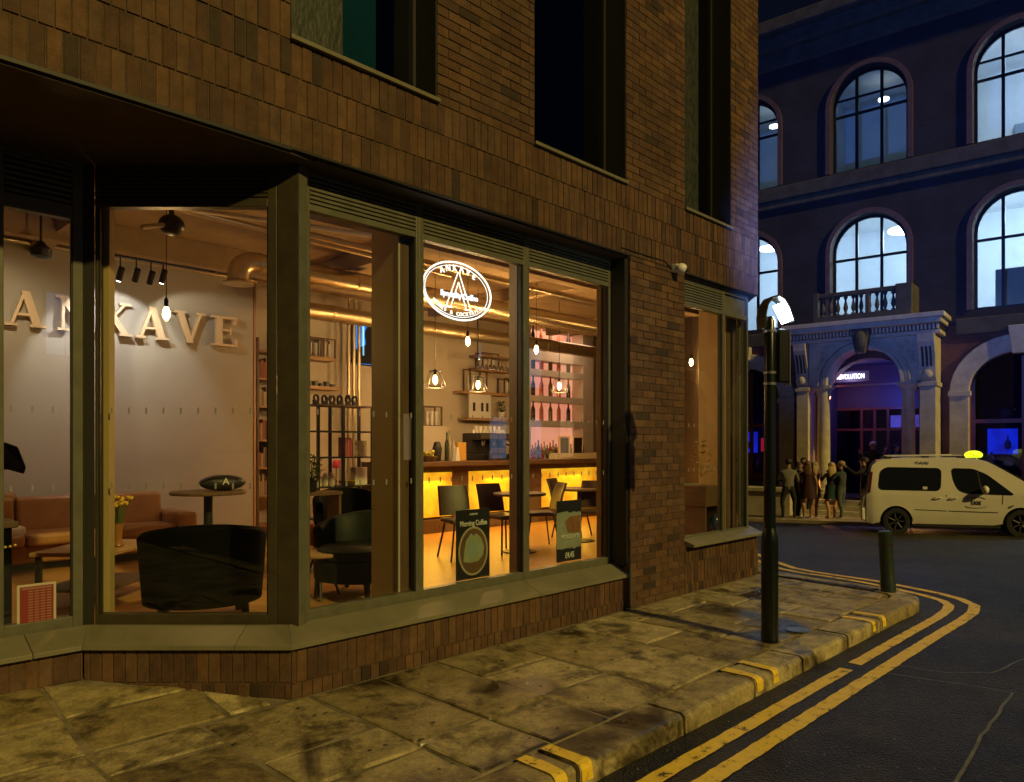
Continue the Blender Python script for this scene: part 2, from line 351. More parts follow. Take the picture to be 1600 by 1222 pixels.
def slab(poly, zf, jit=.006, tilt=.010, gap=.012, th=.05, mt='slab', name='paving_slab'):
    c = (sum(p[0] for p in poly)/len(poly), sum(p[1] for p in poly)/len(poly))
    P = []
    for i, p in enumerate(poly):
        q = poly[(i+1) % len(poly)]; n = max(1, int(math.dist(p, q)/.22))
        for k in range(n): P.append((p[0]+(q[0]-p[0])*k/n, p[1]+(q[1]-p[1])*k/n))
    def shrink(p, d, j=0):
        L = math.dist(p, c) or 1; k = (L-d*1.35+random.uniform(-j, j))/L; return (c[0]+(p[0]-c[0])*k, c[1]+(p[1]-c[1])*k)
    A = [shrink(p, gap, jit) for p in P]; B = [shrink(p, .012) for p in A]
    tx, ty = random.uniform(-tilt, tilt), random.uniform(-tilt, tilt); dz = random.uniform(-.008, .005)
    z = lambda p: zf(*p)+dz+tx*(p[0]-c[0])+ty*(p[1]-c[1])
    n = len(P)
    vs = [(p[0], p[1], z(p)-th) for p in A]+[(p[0], p[1], z(p)-.007) for p in A]+[(p[0], p[1], z(p)) for p in B]
    fs = [tuple(range(2*n, 3*n))]
    for i in range(n):
        j = (i+1) % n; fs += [(i, j, n+j, n+i), (n+i, n+j, 2*n+j, 2*n+i)]
    m_ = MB(); m_.add(vs, fs); return m_.build(name, M[mt], pavement)
def kerb_back(u):
    for a, b in zip(kin, kin[1:]):
        if a[0] <= u <= b[0]: return a[1]+(b[1]-a[1])*(u-a[0])/(b[0]-a[0]+1e-9)
    return -1.63
rs = random.Random(5)
u = -3.4; first = True
while u < 5.75:
    wd = rs.choice([.44, .52, .60, .70, .82]); u1 = min(u+wd, 5.85)
    w0 = kerb_back((u+u1)/2) if u > 5 else -1.63
    cuts = [w0]; w = w0
    while w < -.35:
        w += rs.uniform(.40, .85)
        if w > -.34: w = -.02 if u1 > 0 else .0
        cuts.append(w)
    if cuts[-1] < -.03: cuts[-1] = -.02
    for a, b in zip(cuts, cuts[1:]):
        sk = rs.uniform(-.02, .02)
        slab([(u, a), (u1, a+sk), (u1, b+sk*.5), (u, b)], pave_z)
    u = u1
for poly in ([(5.86, -1.62), (6.15, -1.58), (6.28, -1.0), (5.86, -1.0)], [(5.86, -.99), (6.28, -.99), (6.38, -.45), (5.86, -.45)], [(5.86, -.44), (6.38, -.44), (6.48, -.02), (5.86, -.02)]): slab(poly, pave_z)
u = -3.4
while u < -.2:      # slabs in the recess by the entrance
    u1 = u+rs.choice([.6, .75, .9])
    if u1 > -.15: u1 = -.12
    top = min(.95, .02-(u+u1)/2*1.02)
    if top < .5: slab([(u, .01), (u1, .01), (u1, max(.05, -u1-.02)), (u, min(.95, -u+.0))], pave_z)
    else:
        slab([(u, .01), (u1, .01), (u1, .46), (u, .46)], pave_z)
        t1 = min(.95, max(.5, -u1)); t0 = min(.95, max(.5, -u)); slab([(u, .47), (u1, .47), (u1, t1), (u, t0)], pave_z)
    u = u1
# kerb stones
kp = resample(KERB, .05); i = 30; k = 0; marks = []
kin_p = offset(kp, -.27)
kn = 0
while i < len(kp)-2 and kn < 40:
    ln = rs.choice([16, 18, 20, 15]) if kp[i][0] < 5.4 or kp[i][0] > 6.9 else 9
    j = min(i+ln, len(kp)-1)
    idx = list(range(i, j+1, 3 if ln > 9 else 2))
    if idx[-1] != j: idx.append(j)
    front = [kp[a] for a in idx]; back = [kin_p[a] for a in idx]
    g = .014; n = len(idx); r = .022
    dz = rs.uniform(-.005, .004)
    def inset(L):
        L = list(L); d = math.dist(L[0], L[1]); L[0] = (L[0][0]+(L[1][0]-L[0][0])*g/d, L[0][1]+(L[1][1]-L[0][1])*g/d)
        d = math.dist(L[-1], L[-2]); L[-1] = (L[-1][0]+(L[-2][0]-L[-1][0])*g/d, L[-1][1]+(L[-2][1]-L[-1][1])*g/d); return L
    front = inset(front); back = inset(back)
    rows = [[(p[0], p[1], road_z(*p)-.05) for p in front]]
    jt = [rs.uniform(-.008, .008) for _ in front]
    lerp = lambda p, q, t_: (p[0]+(q[0]-p[0])*t_, p[1]+(q[1]-p[1])*t_)
    rows.append([(*lerp(p, q, (.0+e)/.27), dz-.03+e) for p, q, e in zip(front, back, jt)])
    rows.append([(*lerp(p, q, (.010+e)/.27), dz-.010) for p, q, e in zip(front, back, jt)])
    rows.append([(*lerp(p, q, .032/.27), dz+.0) for p, q in zip(front, back)])
    rows.append([(*lerp(p, q, .97), dz+.001) for p, q in zip(front, back)])
    rows.append([(*lerp(p, q, .975), dz-.06) for p, q in zip(front, back)])
    m_ = MB(); vs = [v for row in rows for v in row]; fs = []
    for a in range(5):
        for b in range(n-1): fs.append((a*n+b, a*n+b+1, (a+1)*n+b+1, (a+1)*n+b))
    fs.append(tuple(a*n for a in range(6))); fs.append(tuple(a*n+n-1 for a in range(6))[::-1])
    m_.add(vs, fs); ks = m_.build('kerb_stone', M['kerb'], pavement)
    marks.append((ks, kp[i][0], kp[j][0], dz))
    i = j; kn += 1
# yellow loading marks over the kerb
def kerb_mark(u0, wd, sk):
    m_ = MB(); prof = [(-1.655, .0055), (-1.76, .0055), (-1.86, .0055), (-1.895, .0045), (-1.918, -.005), (-1.931, -.03), (-1.934, -.09)]
    vs = []
    for k, (w, z) in enumerate(prof):
        j1, j2 = rs.uniform(-.008, .008), rs.uniform(-.008, .008)
        vs += [(u0+sk*k/6+j1, w-.003, z+.002), (u0+wd+sk*k/6+j2, w-.003, z+.002)]
    m_.add(vs, [(2*k, 2*k+2, 2*k+3, 2*k+1) for k in range(len(prof)-1)])
    return m_.build('kerb_marking', M['yellow'], pavement)
for px, py in ((842, 1204), (893, 1190), (1155, 1055), (1190, 1045), (1345, 970), (1372, 964)):
    r = (px-800)/1155.; t = 1155*1.6/(py-697); uu = CX+t*(HEAD[0]+HEAD[1]*r); kerb_mark(uu, .085, .0)
# double yellow lines
def line_strip(path, wd, name, gaps=()):
    P = resample(path, .06); A = offset(P, -wd/2); B = offset(P, wd/2); m_ = MB()
    A = [(a[0]+rs.uniform(-.004, .004), a[1]+rs.uniform(-.004, .004)) for a in A]; B = [(a[0]+rs.uniform(-.004, .004), a[1]+rs.uniform(-.004, .004)) for a in B]
    vs = [(p[0], p[1], road_z(*p)+.005) for q in zip(A, B) for p in q]
    fs = [(2*k, 2*k+1, 2*k+3, 2*k+2) for k in range(len(P)-1) if not any(g0 < P[k][0] < g1 and P[k][1] < -1.5 for g0, g1 in gaps)]
    m_.add(vs, fs); o = m_.build(name, M['yellow'], kind='structure'); return o
L1 = [(-4, -2.12), (5.0, -2.14), (5.9, -2.15), (6.35, -2.13), (6.62, -2.08), (6.85, -1.95), (7.02, -1.72), (7.2, -1.38), (7.42, -.9), (7.6, -.42), (7.72, .0), (7.95, .4), (8.5, .95), (10, 2.2), (16, 7.2)]
L2 = [(-4, -2.33), (5.0, -2.345), (5.9, -2.36), (6.4, -2.35), (6.8, -2.28), (7.08, -2.08), (7.28, -1.8), (7.45, -1.4), (7.65, -.95), (7.8, -.47), (7.93, -.1), (8.15, .28), (8.7, .8), (10.15, 2.02), (16.1, 7.0)]
line_strip(L1, .098, 'yellow_line', [(3.46, 3.62)])
line_strip(L2, .105, 'yellow_line')
# sealed trench seams in the road
M['seam'] = mat('pale_seam_sealant', (.15, .145, .12), .7, var=.3, scale=12)
def seam(P, wd):
    P2 = []
    for a, b in zip(P, P[1:]):
        n = max(2, int(math.dist(a, b)/.12))
        for k in range(n): P2.append((a[0]+(b[0]-a[0])*k/n+rs.uniform(-.008, .008), a[1]+(b[1]-a[1])*k/n+rs.uniform(-.008, .008)))
    P2.append(P[-1]); A = offset(P2, -wd/2*rs.uniform(.7, 1.2)); B = offset(P2, wd/2)
    m_ = MB(); m_.add([(p[0], p[1], road_z(*p)+.004) for q in zip(A, B) for p in q], [(2*k, 2*k+1, 2*k+3, 2*k+2) for k in range(len(P2)-1)])
    m_.build('road_seam', M['seam'], road)
def rp(px, py, z=-.12):
    r = (px-800)/1155.; t = 1155*(CZ-z)/(py-697); return (CX+t*(HEAD[0]+HEAD[1]*r), CY+t*(HEAD[1]-HEAD[0]*r))
seam([rp(1370, 1050), rp(1450, 1062), rp(1540, 1075), rp(1583, 1083), rp(1560, 1115), rp(1535, 1150), rp(1515, 1190), rp(1490, 1230)], .022)
seam([rp(1400, 1040), rp(1480, 1052), rp(1550, 1052), rp(1600, 1030), rp(1700, 990)], .016)
# grit and litter specks
m_ = MB()
for k in range(420):
    uu = rs.uniform(0, 8); ww = rs.uniform(-4.2, -1.97); s_ = rs.uniform(.002, .006); z = road_z(uu, ww)
    m_.add([(uu-s_, ww-s_, z+.001), (uu+s_, ww-s_*.6, z+.001), (uu, ww+s_, z+.001), (uu, ww, z+s_)], [(0, 1, 3), (1, 2, 3), (2, 0, 3)])
tag(m_.build('road_grit', mat('pale_grit', (.5, .48, .42), .7)), 'pale grit scattered on the dark asphalt beside the yellow lines', 'grit', kind='stuff')
m_ = MB(); acp = pt(1247, 984, 6.42); m_.lathe([(.10, 0), (.10, .006), (.085, .008), (.0, .008)], (acp[0], acp[1], .002), 20)
tag(m_.build('access_cover', mat('worn_blue_grey_iron', (.12, .14, .17), .4, metal=.5, var=.4, scale=30)), 'small round blue grey iron cover set in the paving beside the sign post', 'access cover')
for k, (px, py, c) in enumerate(((658, 1168, 'white'), (1010, 1172, 'orange'))):
    p = rp(px, py, 0 if k == 0 else -.12); m_ = MB()
    m_.add([(p[0], p[1], .004+(0 if k == 0 else -.12)), (p[0]+.035, p[1]+.004, .012+(0 if k == 0 else -.12)), (p[0]+.028, p[1]+.022, .005+(0 if k == 0 else -.12)), (p[0]+.006, p[1]+.018, .014+(0 if k == 0 else -.12))], [(0, 1, 2, 3), (3, 2, 1, 0)])
    tag(m_.build('litter', mat(c+'_scrap', (.7, .68, .62) if k == 0 else (.45, .16, .06), .7)), ('scrap of white paper lying on the flagstones' if k == 0 else 'small orange brown leaf scrap in the gutter by the kerb'), 'litter')

# ------------------------------------------------------------------ the cafe building
cafe = thing('brick_building', 'brown brick corner building with a lit cafe behind its large shop windows', 'building')
A1 = (-.919, .942)
bricks = []        # (x, y, z, dir, length, height)
def lay(org, d, L, z0, z1, soldier, off=0., rows=None, drop=.0):
    z = z0; r = 0
    while z < z1-.01:
        h = rows[r] if rows else (.2267 if soldier else .075); h = min(h, z1-z)
        bw = .075 if soldier else .225
        x = -(off+(r*(.037 if soldier else .1125))) % bw-bw
        while x < L:
            a, b = max(0, x), min(L, x+bw)
            if b-a > .015: bricks.append((org[0]+d[0]*(a+b)/2, org[1]+d[1]*(a+b)/2, z+h/2, d, b-a-.008, h-.008))
            x += bw
        z += h; r += 1
SX = (1, 0)
lay((0, 0), SX, 3.62, -.01, .315, True, rows=[.10, .225])
lay(A1, (.698, -.716), 1.316, .0, .315, True, rows=[.10, .225])
lay((-4.2, .942), SX, 3.28, .02, .315, True, rows=[.10, .225])
lay((3.68, 0), SX, 1.02, -.01, 3.49, False)
lay((3.68, .2), (0, -1), .2, .0, 3.49, False)
lay((4.70, 0), SX, 1.73, -.01, .52, True, rows=[.1, .2267, .2267])
lay((-4.2, 0), SX, 10.63, 3.49, 4.17, True)
lay((-4.2, 0), SX, 4.2, 4.17, 5.6, True)
lay((1.2, 0), SX, 1.08, 4.17, 6.3, False); lay((3.61, 0), SX, 1.09, 4.17, 7.3, False); lay((5.73, 0), SX, .70, 4.17, 7.6, False)
lay((6.43, 0), (.771, .636), 3.0, 3.5, 7.3, False); lay((6.43+.9*.771, .9*.636), (.771, .636), 2.1, -.3, 3.5, False); lay((6.43, 0), (.771, .636), .9, -.3, .5, False)
def bsize(b):
    t = depth(b[0], b[1]); X = (b[0]-CX)*HEAD[1]-(b[1]-CY)*HEAD[0]
    if t < .5: return 0
    px = 800+1155*X/t; py = 697-1155*(b[2]-CZ)/t
    if not (0 < px < 1600 and 20 < py < 1222) or b[3][0] == .771: return 0
    f = abs(b[3][0]*HEAD[1]-b[3][1]*HEAD[0]) or .7
    return b[4]*b[5]*f/t/t
bricks.sort(key=bsize, reverse=True)
cache = {}
rb = random.Random(3)
BZ = []
for b in bricks[:296]:
    key = (round(b[4], 2), round(b[5], 2), rb.randrange(3))
    if key not in cache:
        m_ = MB(); l, h = b[4]/2, b[5]/2; c = .004
        j = [rb.uniform(-.0015, .0015) for _ in range(4)]
        m_.add([(-l, .03, -h), (l, .03, -h), (l, .03, h), (-l, .03, h), (-l, .003, -h), (l, .003, -h), (l, .003, h), (-l, .003, h),
                (-l+c, j[0], -h+c), (l-c, j[1], -h+c), (l-c, j[2], h-c), (-l+c, j[3], h-c)],
               [(0, 4, 7, 3), (5, 1, 2, 6), (3, 7, 6, 2), (0, 1, 5, 4), (4, 5, 9, 8), (5, 6, 10, 9), (6, 7, 11, 10), (7, 4, 8, 11), (8, 9, 10, 11)])
        cache[key] = m_.mesh('brick', M['brick'])
    o = inst('brick', cache[key], cafe, (b[0]+b[3][1]*rb.uniform(-.002, .002), b[1]-b[3][0]*rb.uniform(-.002, .002), b[2]), math.atan2(b[3][1], b[3][0]))
m_ = MB()
for b in bricks[296:]:
    d = b[3]; L = math.hypot(*d); d = (d[0]/L, d[1]/L); p = rb.uniform(-.002, .0025)
    m_.obox((b[0]-d[1]*(.0125), b[1]+d[0]*(.0125)), d, b[4]/2, .0125+p, b[2]-b[5]/2, b[2]+b[5]/2)
m_.build('brickwork', M['brick'], cafe, kind='stuff')
# wall cores (mortar face set back behind the bricks)
m_ = MB()
G = .008
for a in ((0.02, 3.62, G, .19, -.3, .31), (3.69, 4.70, G, .25, -.3, 3.49), (4.70, 6.42, G, .2, -.3, .52), (-6, 6.42, G, .3, 3.5, 4.16),
          (-6, 0, G, .35, 4.16, 9), (1.2, 2.28, G, .35, 4.16, 9), (3.61, 4.70, G, .35, 4.16, 9), (5.73, 6.42, G, .35, 4.16, 9), (-6, -.93, .942+G, 1.1, -.3, .31)): m_.box(*a)
m_.obox(((A1[0])/2+.07*.716, A1[1]/2+.07*.698), (.698, -.716), .655, .062, -.3, .31)
dS = Vector((.771, .636)).normalized(); nS = (-dS[1], dS[0])
m_.obox((6.43+dS[0]*7+nS[0]*.11, 0+dS[1]*7+nS[1]*.11), dS, 7, .10, 3.5, 9); m_.obox((6.43+dS[0]*7.45+nS[0]*.11, 0+dS[1]*7.45+nS[1]*.11), dS, 6.55, .10, -1.2, 3.5); m_.obox((6.43+dS[0]*.46+nS[0]*.11, 0+dS[1]*.46+nS[1]*.11), dS, .44, .10, -1.2, .5)
m_.build('wall', M['mortar'], cafe)
m_ = MB(); m_.prism([(-6, .012), (6.42, .012), (16.1, 8), (-6, 8)], 9, 9.2); m_.build('roof', M['frame_dark'], cafe)
m_ = MB(); m_.prism([(-6, .01), (0.0, .01), (0.19, .03), (0.19, .2), (-.6, 1.4), (-6, 1.4)], 3.455, 3.485); m_.box(.19, 3.66, .02, .26, 3.465, 3.485); m_.box(4.72, 6.4, .02, .26, 3.465, 3.485); m_.build('soffit', M['soffit'], cafe)
m_ = MB(); m_.box(-6, -.0, -.012, .012, 3.47, 3.492); m_.box(0, 3.66, -.012, .012, 3.478, 3.49); m_.box(4.70, 6.42, -.012, .012, 3.478, 3.49); m_.build('lintel_angle', M['frame_dark'], cafe)
# sloped metal sills
def sill(P0, P1, z0, z1, wdt, over, name='sill', e0=0, e1=0):
    d = Vector((P1[0]-P0[0], P1[1]-P0[1])); L = d.length; d.normalize()
    m_ = MB(); o = over
    prof = [(-o, z0), (-o, z0+.03), (wdt, z1), (wdt, z0)]
    vs = []
    for x, e in ((0, e0), (L, e1)):
        for y, z in prof: vs.append((x-(e*(-y) if x == 0 else -e*(-y)), y, z))
    m_.add(vs, [(0, 1, 2, 3), (7, 6, 5, 4), (0, 4, 5, 1), (1, 5, 6, 2), (2, 6, 7, 3), (3, 7, 4, 0)])
    o_ = m_.build(name, M['sillm'], cafe, bevel=.003); o_.location = (P0[0], P0[1], 0); o_.rotation_euler = (0, 0, math.atan2(d[1], d[0])); return o_
k8 = math.tan(R(22.9))
sill((.0, 0), (2.3, 0), .318, .43, .17, .045, e0=k8); sill((2.304, 0), (3.62, 0), .318, .43, .17, .045)
sill(A1, (-.24, .246), .318, .43, .17, .045, e0=-k8); sill((-.238, .244), (0, 0), .318, .43, .17, .045, e1=k8)
sill((-1.2, .942), A1, .318, .43, .17, .045, e1=-k8); sill((-4, .942), (-1.204, .942), .318, .43, .17, .045)
sill((4.72, 0), (5.62, 0), .50, .60, .12, .10); sill((5.623, 0), (6.36, 0), .50, .60, .12, .10, e1=.2); sill((6.365, .0), (7.08, .58), .50, .60, .12, .08)

def shop_window(P0, P1, g0, g1, l0, l1, top, slat=True, jl=.055, jr=.055, plain=False, marks_=True, fm='frame'):
    """frame > pane, louvre slats; local x along the glass, y inwards"""
    d = Vector((P1[0]-P0[0], P1[1]-P0[1])); L = d.length
    f = MB(); D = .07
    f.box(0, jl, 0, D, g0-.08, top); f.box(L-jr, L, 0, D, g0-.08, top)
    f.box(jl, L-jr, .002, D, g0-.08, g0); f.box(jl, L-jr, .002, D, g1, l0); f.box(jl, L-jr, .002, D, l1, top)
    f.box(jl, L-jr, .055, .075, l0, l1)
    fr = f.build('window', M[fm], cafe, bevel=.004); fr.location = (P0[0], P0[1], 0); fr.rotation_euler = (0, 0, math.atan2(d.y, d.x))
    p = MB(); p.box(jl-.005, L-jr+.005, .03, .038, g0-.005, g1+.005); p.build('pane', M['glass'], fr)
    g = MB()
    for a in ((jl, jl+.008, g0, g1), (L-jr-.008, L-jr, g0, g1)): g.box(a[0], a[1], .012, .029, a[2], a[3])
    g.build('gasket', M['black'], fr)
    if plain:
        p = MB(); p.box(jl, L-jr, .03, .05, l0, l1); p.build('panel', M['frame'], fr)
    elif slat:
        n = 7; h = (l1-l0)/n
        sm = MB(); P_ = [(.0, 0), (.0, .019), (.045, .028), (.045, .010)]
        sm.add([(jl, y, z) for y, z in P_]+[(L-jr, y, z) for y, z in P_], [(0, 1, 2, 3), (7, 6, 5, 4), (0, 4, 5, 1), (1, 5, 6, 2), (2, 6, 7, 3), (3, 7, 4, 0)])
        me = sm.mesh('louvre_slat', M[fm])
        for i in range(n): inst('louvre_slat', me, fr, (0, 0, l0+.008+i*h))
    if marks_:
        g = MB(); x = jl+.07
        while x < L-jr-.03:
            for z in (1.835, 1.335): g.box(x, x+.012, .026, .029, z-.02, z+.02)
            x += .115
        g.build('glass_marking', M['mark'], fr, kind='stuff')
    return fr
M['mark'] = mat('frosted_glass_dot', (.26, .25, .22), .6)
MU = [.206, 1.188, 2.386, 3.625]
for a, b in zip(MU, MU[1:]): shop_window((a if a == .206 else a+.0, .2), (b, .2), .49, 3.195, 3.24, 3.445, 3.466, jl=.045, jr=.03)
Pc = lambda k: (.143-.698*k, .140+.716*k)
shop_window(Pc(1.355), Pc(.155), .49, 3.18, 3.24, 3.43, 3.456, jl=.02, jr=.06, fm='frame_shade')
shop_window((-2.2, 1.142), (-.863, 1.142), .49, 3.08, 3.17, 3.42, 3.456, jl=.06, jr=.06)
# the pane at the photo's left edge ends in a mullion
shop_window((-3.5, 1.142), (-2.203, 1.142), .49, 3.08, 3.17, 3.42, 3.456)
m_ = MB(); m_.box(-1.375, -1.305, 1.12, 1.20, .41, 3.45); m_.build('mullion', M['frame'], cafe, bevel=.004)
shop_window((4.705, .06), (5.665, .06), .60, 3.16, 3.21, 3.42, 3.466, jl=.03, jr=.025); shop_window((5.667, .06), (6.285, .06), .60, 3.16, 3.21, 3.42, 3.466, plain=True, jl=.025, jr=.03, marks_=False)
shop_window((6.29, .062), (6.445, .20), .60, 3.16, 3.21, 3.42, 3.466, plain=True, jl=.012, jr=.012, marks_=False); shop_window((6.45, .205), (7.06, .708), .60, 3.16, 3.21, 3.42, 3.466, plain=True, jl=.012, jr=.03, marks_=False)
m_ = MB(); m_.prism([Pc(.153), (.122, .128), (.16, .20), (.12, .30)], .40, 3.455); m_.build('corner_post', M['frame_shade'], cafe, bevel=.003)
m_ = MB(); m_.prism([(.124, .126), (.203, .150), (.203, .27), (.162, .27), (.162, .20)], .40, 3.455); m_.build('corner_post', M['frame'], cafe, bevel=.003)
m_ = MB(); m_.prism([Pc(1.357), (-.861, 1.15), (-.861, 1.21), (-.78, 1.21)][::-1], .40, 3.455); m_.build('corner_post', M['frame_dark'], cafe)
m_ = MB(); m_.box(3.626, 3.69, .03, .25, .42, 3.466); m_.build('dark_reveal_face', M['frame_dark'], cafe)
m_ = MB(); m_.tube([(3.60, -.03, .47), (3.645, -.02, .46), (3.652, -.015, .40), (3.652, -.015, .0)], .016); m_.build('downpipe', M['frame'], cafe, smooth=True)
# upper windows
M['screen'] = mat('woven_metal_screen', (.005, .008, .007), .5, base2=(.045, .056, .040), scale=26, stretch=(1, 1, .45), bump=.6, bscale=30)
M['blindg'] = emit_mat('dim_green_blind', (.01, .16, .10), .16, .3, 2)
M['reveal_shade'] = mat('black_reveal_shade', (.006, .006, .006), .7)
def upper(u0, u1, kind):
    W = .24; z0, z1 = 4.20, 7.9
    f = MB(); f.box(u0+.003, u0+.04, W, W+.06, z0, z1); f.box(u1-.04, u1-.003, W, W+.06, z0, z1); f.box(u0+.04, u1-.04, W, W+.06, z0, z0+.05)
    fr = f.build('window', M['frame_dark'], cafe)
    s_ = MB(); s_.box(u0-.01, u1+.01, -.03, W, z0-.03, z0); s_.build('window_sill', M['sillm'], fr, bevel=.003)
    l_ = MB(); l_.box(u0+.001, u0+.004, .004, W, z0, z1); l_.box(u1-.012, u1-.001, .004, W, z0, z1); l_.build('dark_reveal_face', M['reveal_shade'], fr)  # thin black sheets stand for the shade inside the reveals
    a = u0+.04; b = u1-.04
    if kind == 0: segs = [('s', a, u0+.52), ('g', u0+.53, b-.0)]
    elif kind == 1: segs = [('g', a, b)]
    else: segs = [('g', a, u0+.33), ('s', u0+.36, u0+.66), ('g', u0+.68, b)]
    for t, x0, x1 in segs:
        p = MB()
        if t == 's': p.box(x0, x1, W-.02, W+.02, z0+.05, z1); p.build('metal_screen', M['screen'], fr)
        else: p.box(x0, x1, W+.02, W+.03, z0+.05, z1); p.build('pane', M['glass_dark'], fr)
    if kind == 0: p = MB(); p.box(u0+.55, b-.16, .5, .52, z0, z1); p.build('blind', M['blindg'], fr)
    return fr
upper(0, 1.2, 0); upper(2.28, 3.61, 1); upper(4.70, 5.73, 2)
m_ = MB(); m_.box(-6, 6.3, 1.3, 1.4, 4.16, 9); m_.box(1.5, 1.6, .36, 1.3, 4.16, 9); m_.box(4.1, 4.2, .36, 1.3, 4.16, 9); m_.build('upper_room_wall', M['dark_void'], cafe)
# inside: floor, ceiling, walls, columns
ROOM = [(-6, 1.21), (-.85, 1.21), (.12, .27), (6.38, .27), (6.5, .35), (14.5, 6.9), (14.5, 7.6), (-6, 7.6)]
m_ = MB(); m_.prism(ROOM, -.05, .25); m_.build('floor', M['floor'], cafe)
m_ = MB(); m_.prism([(-6, 1.45), (-.6, 1.45), (.2, .32), (6.38, .32), (14.5, 6.9), (14.5, 7.6), (-6, 7.6)], 4.0, 4.15); m_.build('ceiling', M['ceiling'], cafe)
m_ = MB(); m_.box(-6, 2.48, 5.5, 5.64, .25, 4.0); m_.build('interior_wall', M['plaster'], cafe)
m_ = MB(); m_.box(2.484, 2.52, 5.49, 5.65, .25, 4.0); m_.build('wall_end_trim', M['oak'], cafe)
m_ = MB(); m_.box(2.6, 13.4, 6.0, 6.12, .25, 4.0); m_.box(-6.1, -6, 1.2, 7.6, .25, 4.0); m_.box(13.3, 13.4, 5.9, 6.0, .25, 4.0); m_.build('interior_wall', M['plaster_light'], cafe)
m_ = MB()
for a in ((1.063, 1.30, .65), (2.375, 2.50, .40), (3.60, 3.74, .36)): m_.box(a[0], a[1], .30, a[2], .25, 4.0)
m_.box(6.16, 6.42, .30, .68, .25, 4.0); m_.obox((Pc(1.325)[0]+.115*.716, Pc(1.325)[1]+.115*.698), (.698, -.716), .022, .035, .25, 4.0)
m_.build('column', M['column'], cafe, bevel=.004)
m_ = MB()
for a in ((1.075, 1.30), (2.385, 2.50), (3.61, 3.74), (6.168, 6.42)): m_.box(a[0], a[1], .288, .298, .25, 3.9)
m_.build('column_front_shade', M['walnut'], cafe)  # dark boards added over the column fronts to make them look unlit
m_ = MB(); m_.box(1.056, 1.072, .286, .30, .4, 3.8); m_.build('corner_bead', M['plaster'], cafe)
m_ = MB(); m_.box(.25, 6.3, .5, .62, 3.62, 3.9)
for w, e in ((1.9, 8.4), (4.4, 11.4)): m_.box(-5, e, w, w+.16, 3.72, 3.995)
for u, e in ((-.2, 1.4), (2.8, .62), (5.6, .62), (8.6, 2.1)): m_.box(u, u+.14, e, 5.5, 3.80, 3.992)
m_.build('ceiling_beam', M['ceiling'], cafe)
m_ = MB(); m_.obox((-.2, 1.05), (.698, -.716), .62, .05, 3.34, 3.9); m_.box(.25, 3.6, .29, .42, 3.32, 3.62); m_.build('bulkhead', M['ceiling'], cafe)

# ------------------------------------------------------------------ the building across the junction
# its own frame: local x along the facade (towards the right of the photo), y inwards, z up
OX, OY = 23.08, 5.435
ORZ = math.atan2(-.995, .0998)
def opp(px, py, y=0):      # sight line onto a plane parallel to that facade
    q = (10.82+.623*y, 25+.782*y); r = (px-800)/1155.
    s = (q[1]*r-q[0])/(.782+.623*r); t = q[1]-.623*s
    return s, CZ-(py-697)/1155.*t
def opp_world(s, y): return (OX+.0998*s+.995*y, OY-.995*s+.0998*y)

M['obrick'] = None
def course_brick(name, g):
    m = bpy.data.materials.new(name); m.use_nodes = True; t = m.node_tree; N = t.nodes; L = t.links; b = N['Principled BSDF']
    tc = N.new('ShaderNodeTexCoord'); sp = N.new('ShaderNodeSeparateXYZ'); cb = N.new('ShaderNodeCombineXYZ'); L.new(tc.outputs['Object'], sp.inputs[0]); L.new(sp.outputs[0], cb.inputs[0]); L.new(sp.outputs[2], cb.inputs[1])
    br = N.new('ShaderNodeTexBrick'); br.inputs['Scale'].default_value = 1; br.inputs['Brick Width'].default_value = .225; br.inputs['Row Height'].default_value = .075; br.inputs['Mortar Size'].default_value = .006
    br.inputs['Color1'].default_value = (.125*g if g == 1 else .024, .05*g if g == 1 else .022, .042*g if g == 1 else .030, 1); br.inputs['Color2'].default_value = (.17*g if g == 1 else .032, .062*g if g == 1 else .029, .048*g if g == 1 else .038, 1); br.inputs['Mortar'].default_value = (.09*g, .07*g, .06*g, 1); L.new(cb.outputs[0], br.inputs[0])
    n = N.new('ShaderNodeTexNoise'); n.inputs['Scale'].default_value = .9; n.inputs['Detail'].default_value = 7; L.new(tc.outputs['Object'], n.inputs[0])
    mr = N.new('ShaderNodeMapRange'); mr.inputs[1].default_value = .3; mr.inputs[2].default_value = .7; mr.inputs[3].default_value = .6; mr.inputs[4].default_value = 1.25; L.new(n.outputs['Fac'], mr.inputs[0])
    x = N.new('ShaderNodeMix'); x.data_type = 'RGBA'; x.blend_type = 'MULTIPLY'; x.inputs[0].default_value = 1; L.new(br.outputs['Color'], x.inputs[6]); L.new(mr.outputs[0], x.inputs[7]); L.new(x.outputs[2], b.inputs['Base Color'])
    b.inputs['Roughness'].default_value = .85; return m
M['obrick'] = course_brick('dark_red_brick', 1.0); M['obrick_shade'] = course_brick('shaded_blue_brick', .5)  # upper-floor copy: night shade and blue cast put into the brick colour
M['moulding'] = mat('red_terracotta_moulding', (.13, .075, .065), .6, var=.2, scale=5)
M['oframe'] = mat('black_window_frame', (.012, .013, .016), .4)
M['owall'] = mat('white_office_wall', (.72, .74, .76), .8, var=.05, scale=2)
hall = thing('arched_building', 'dark Victorian brick building with round arched windows and a carved stone doorway', 'building', (OX, OY, 0), ORZ)

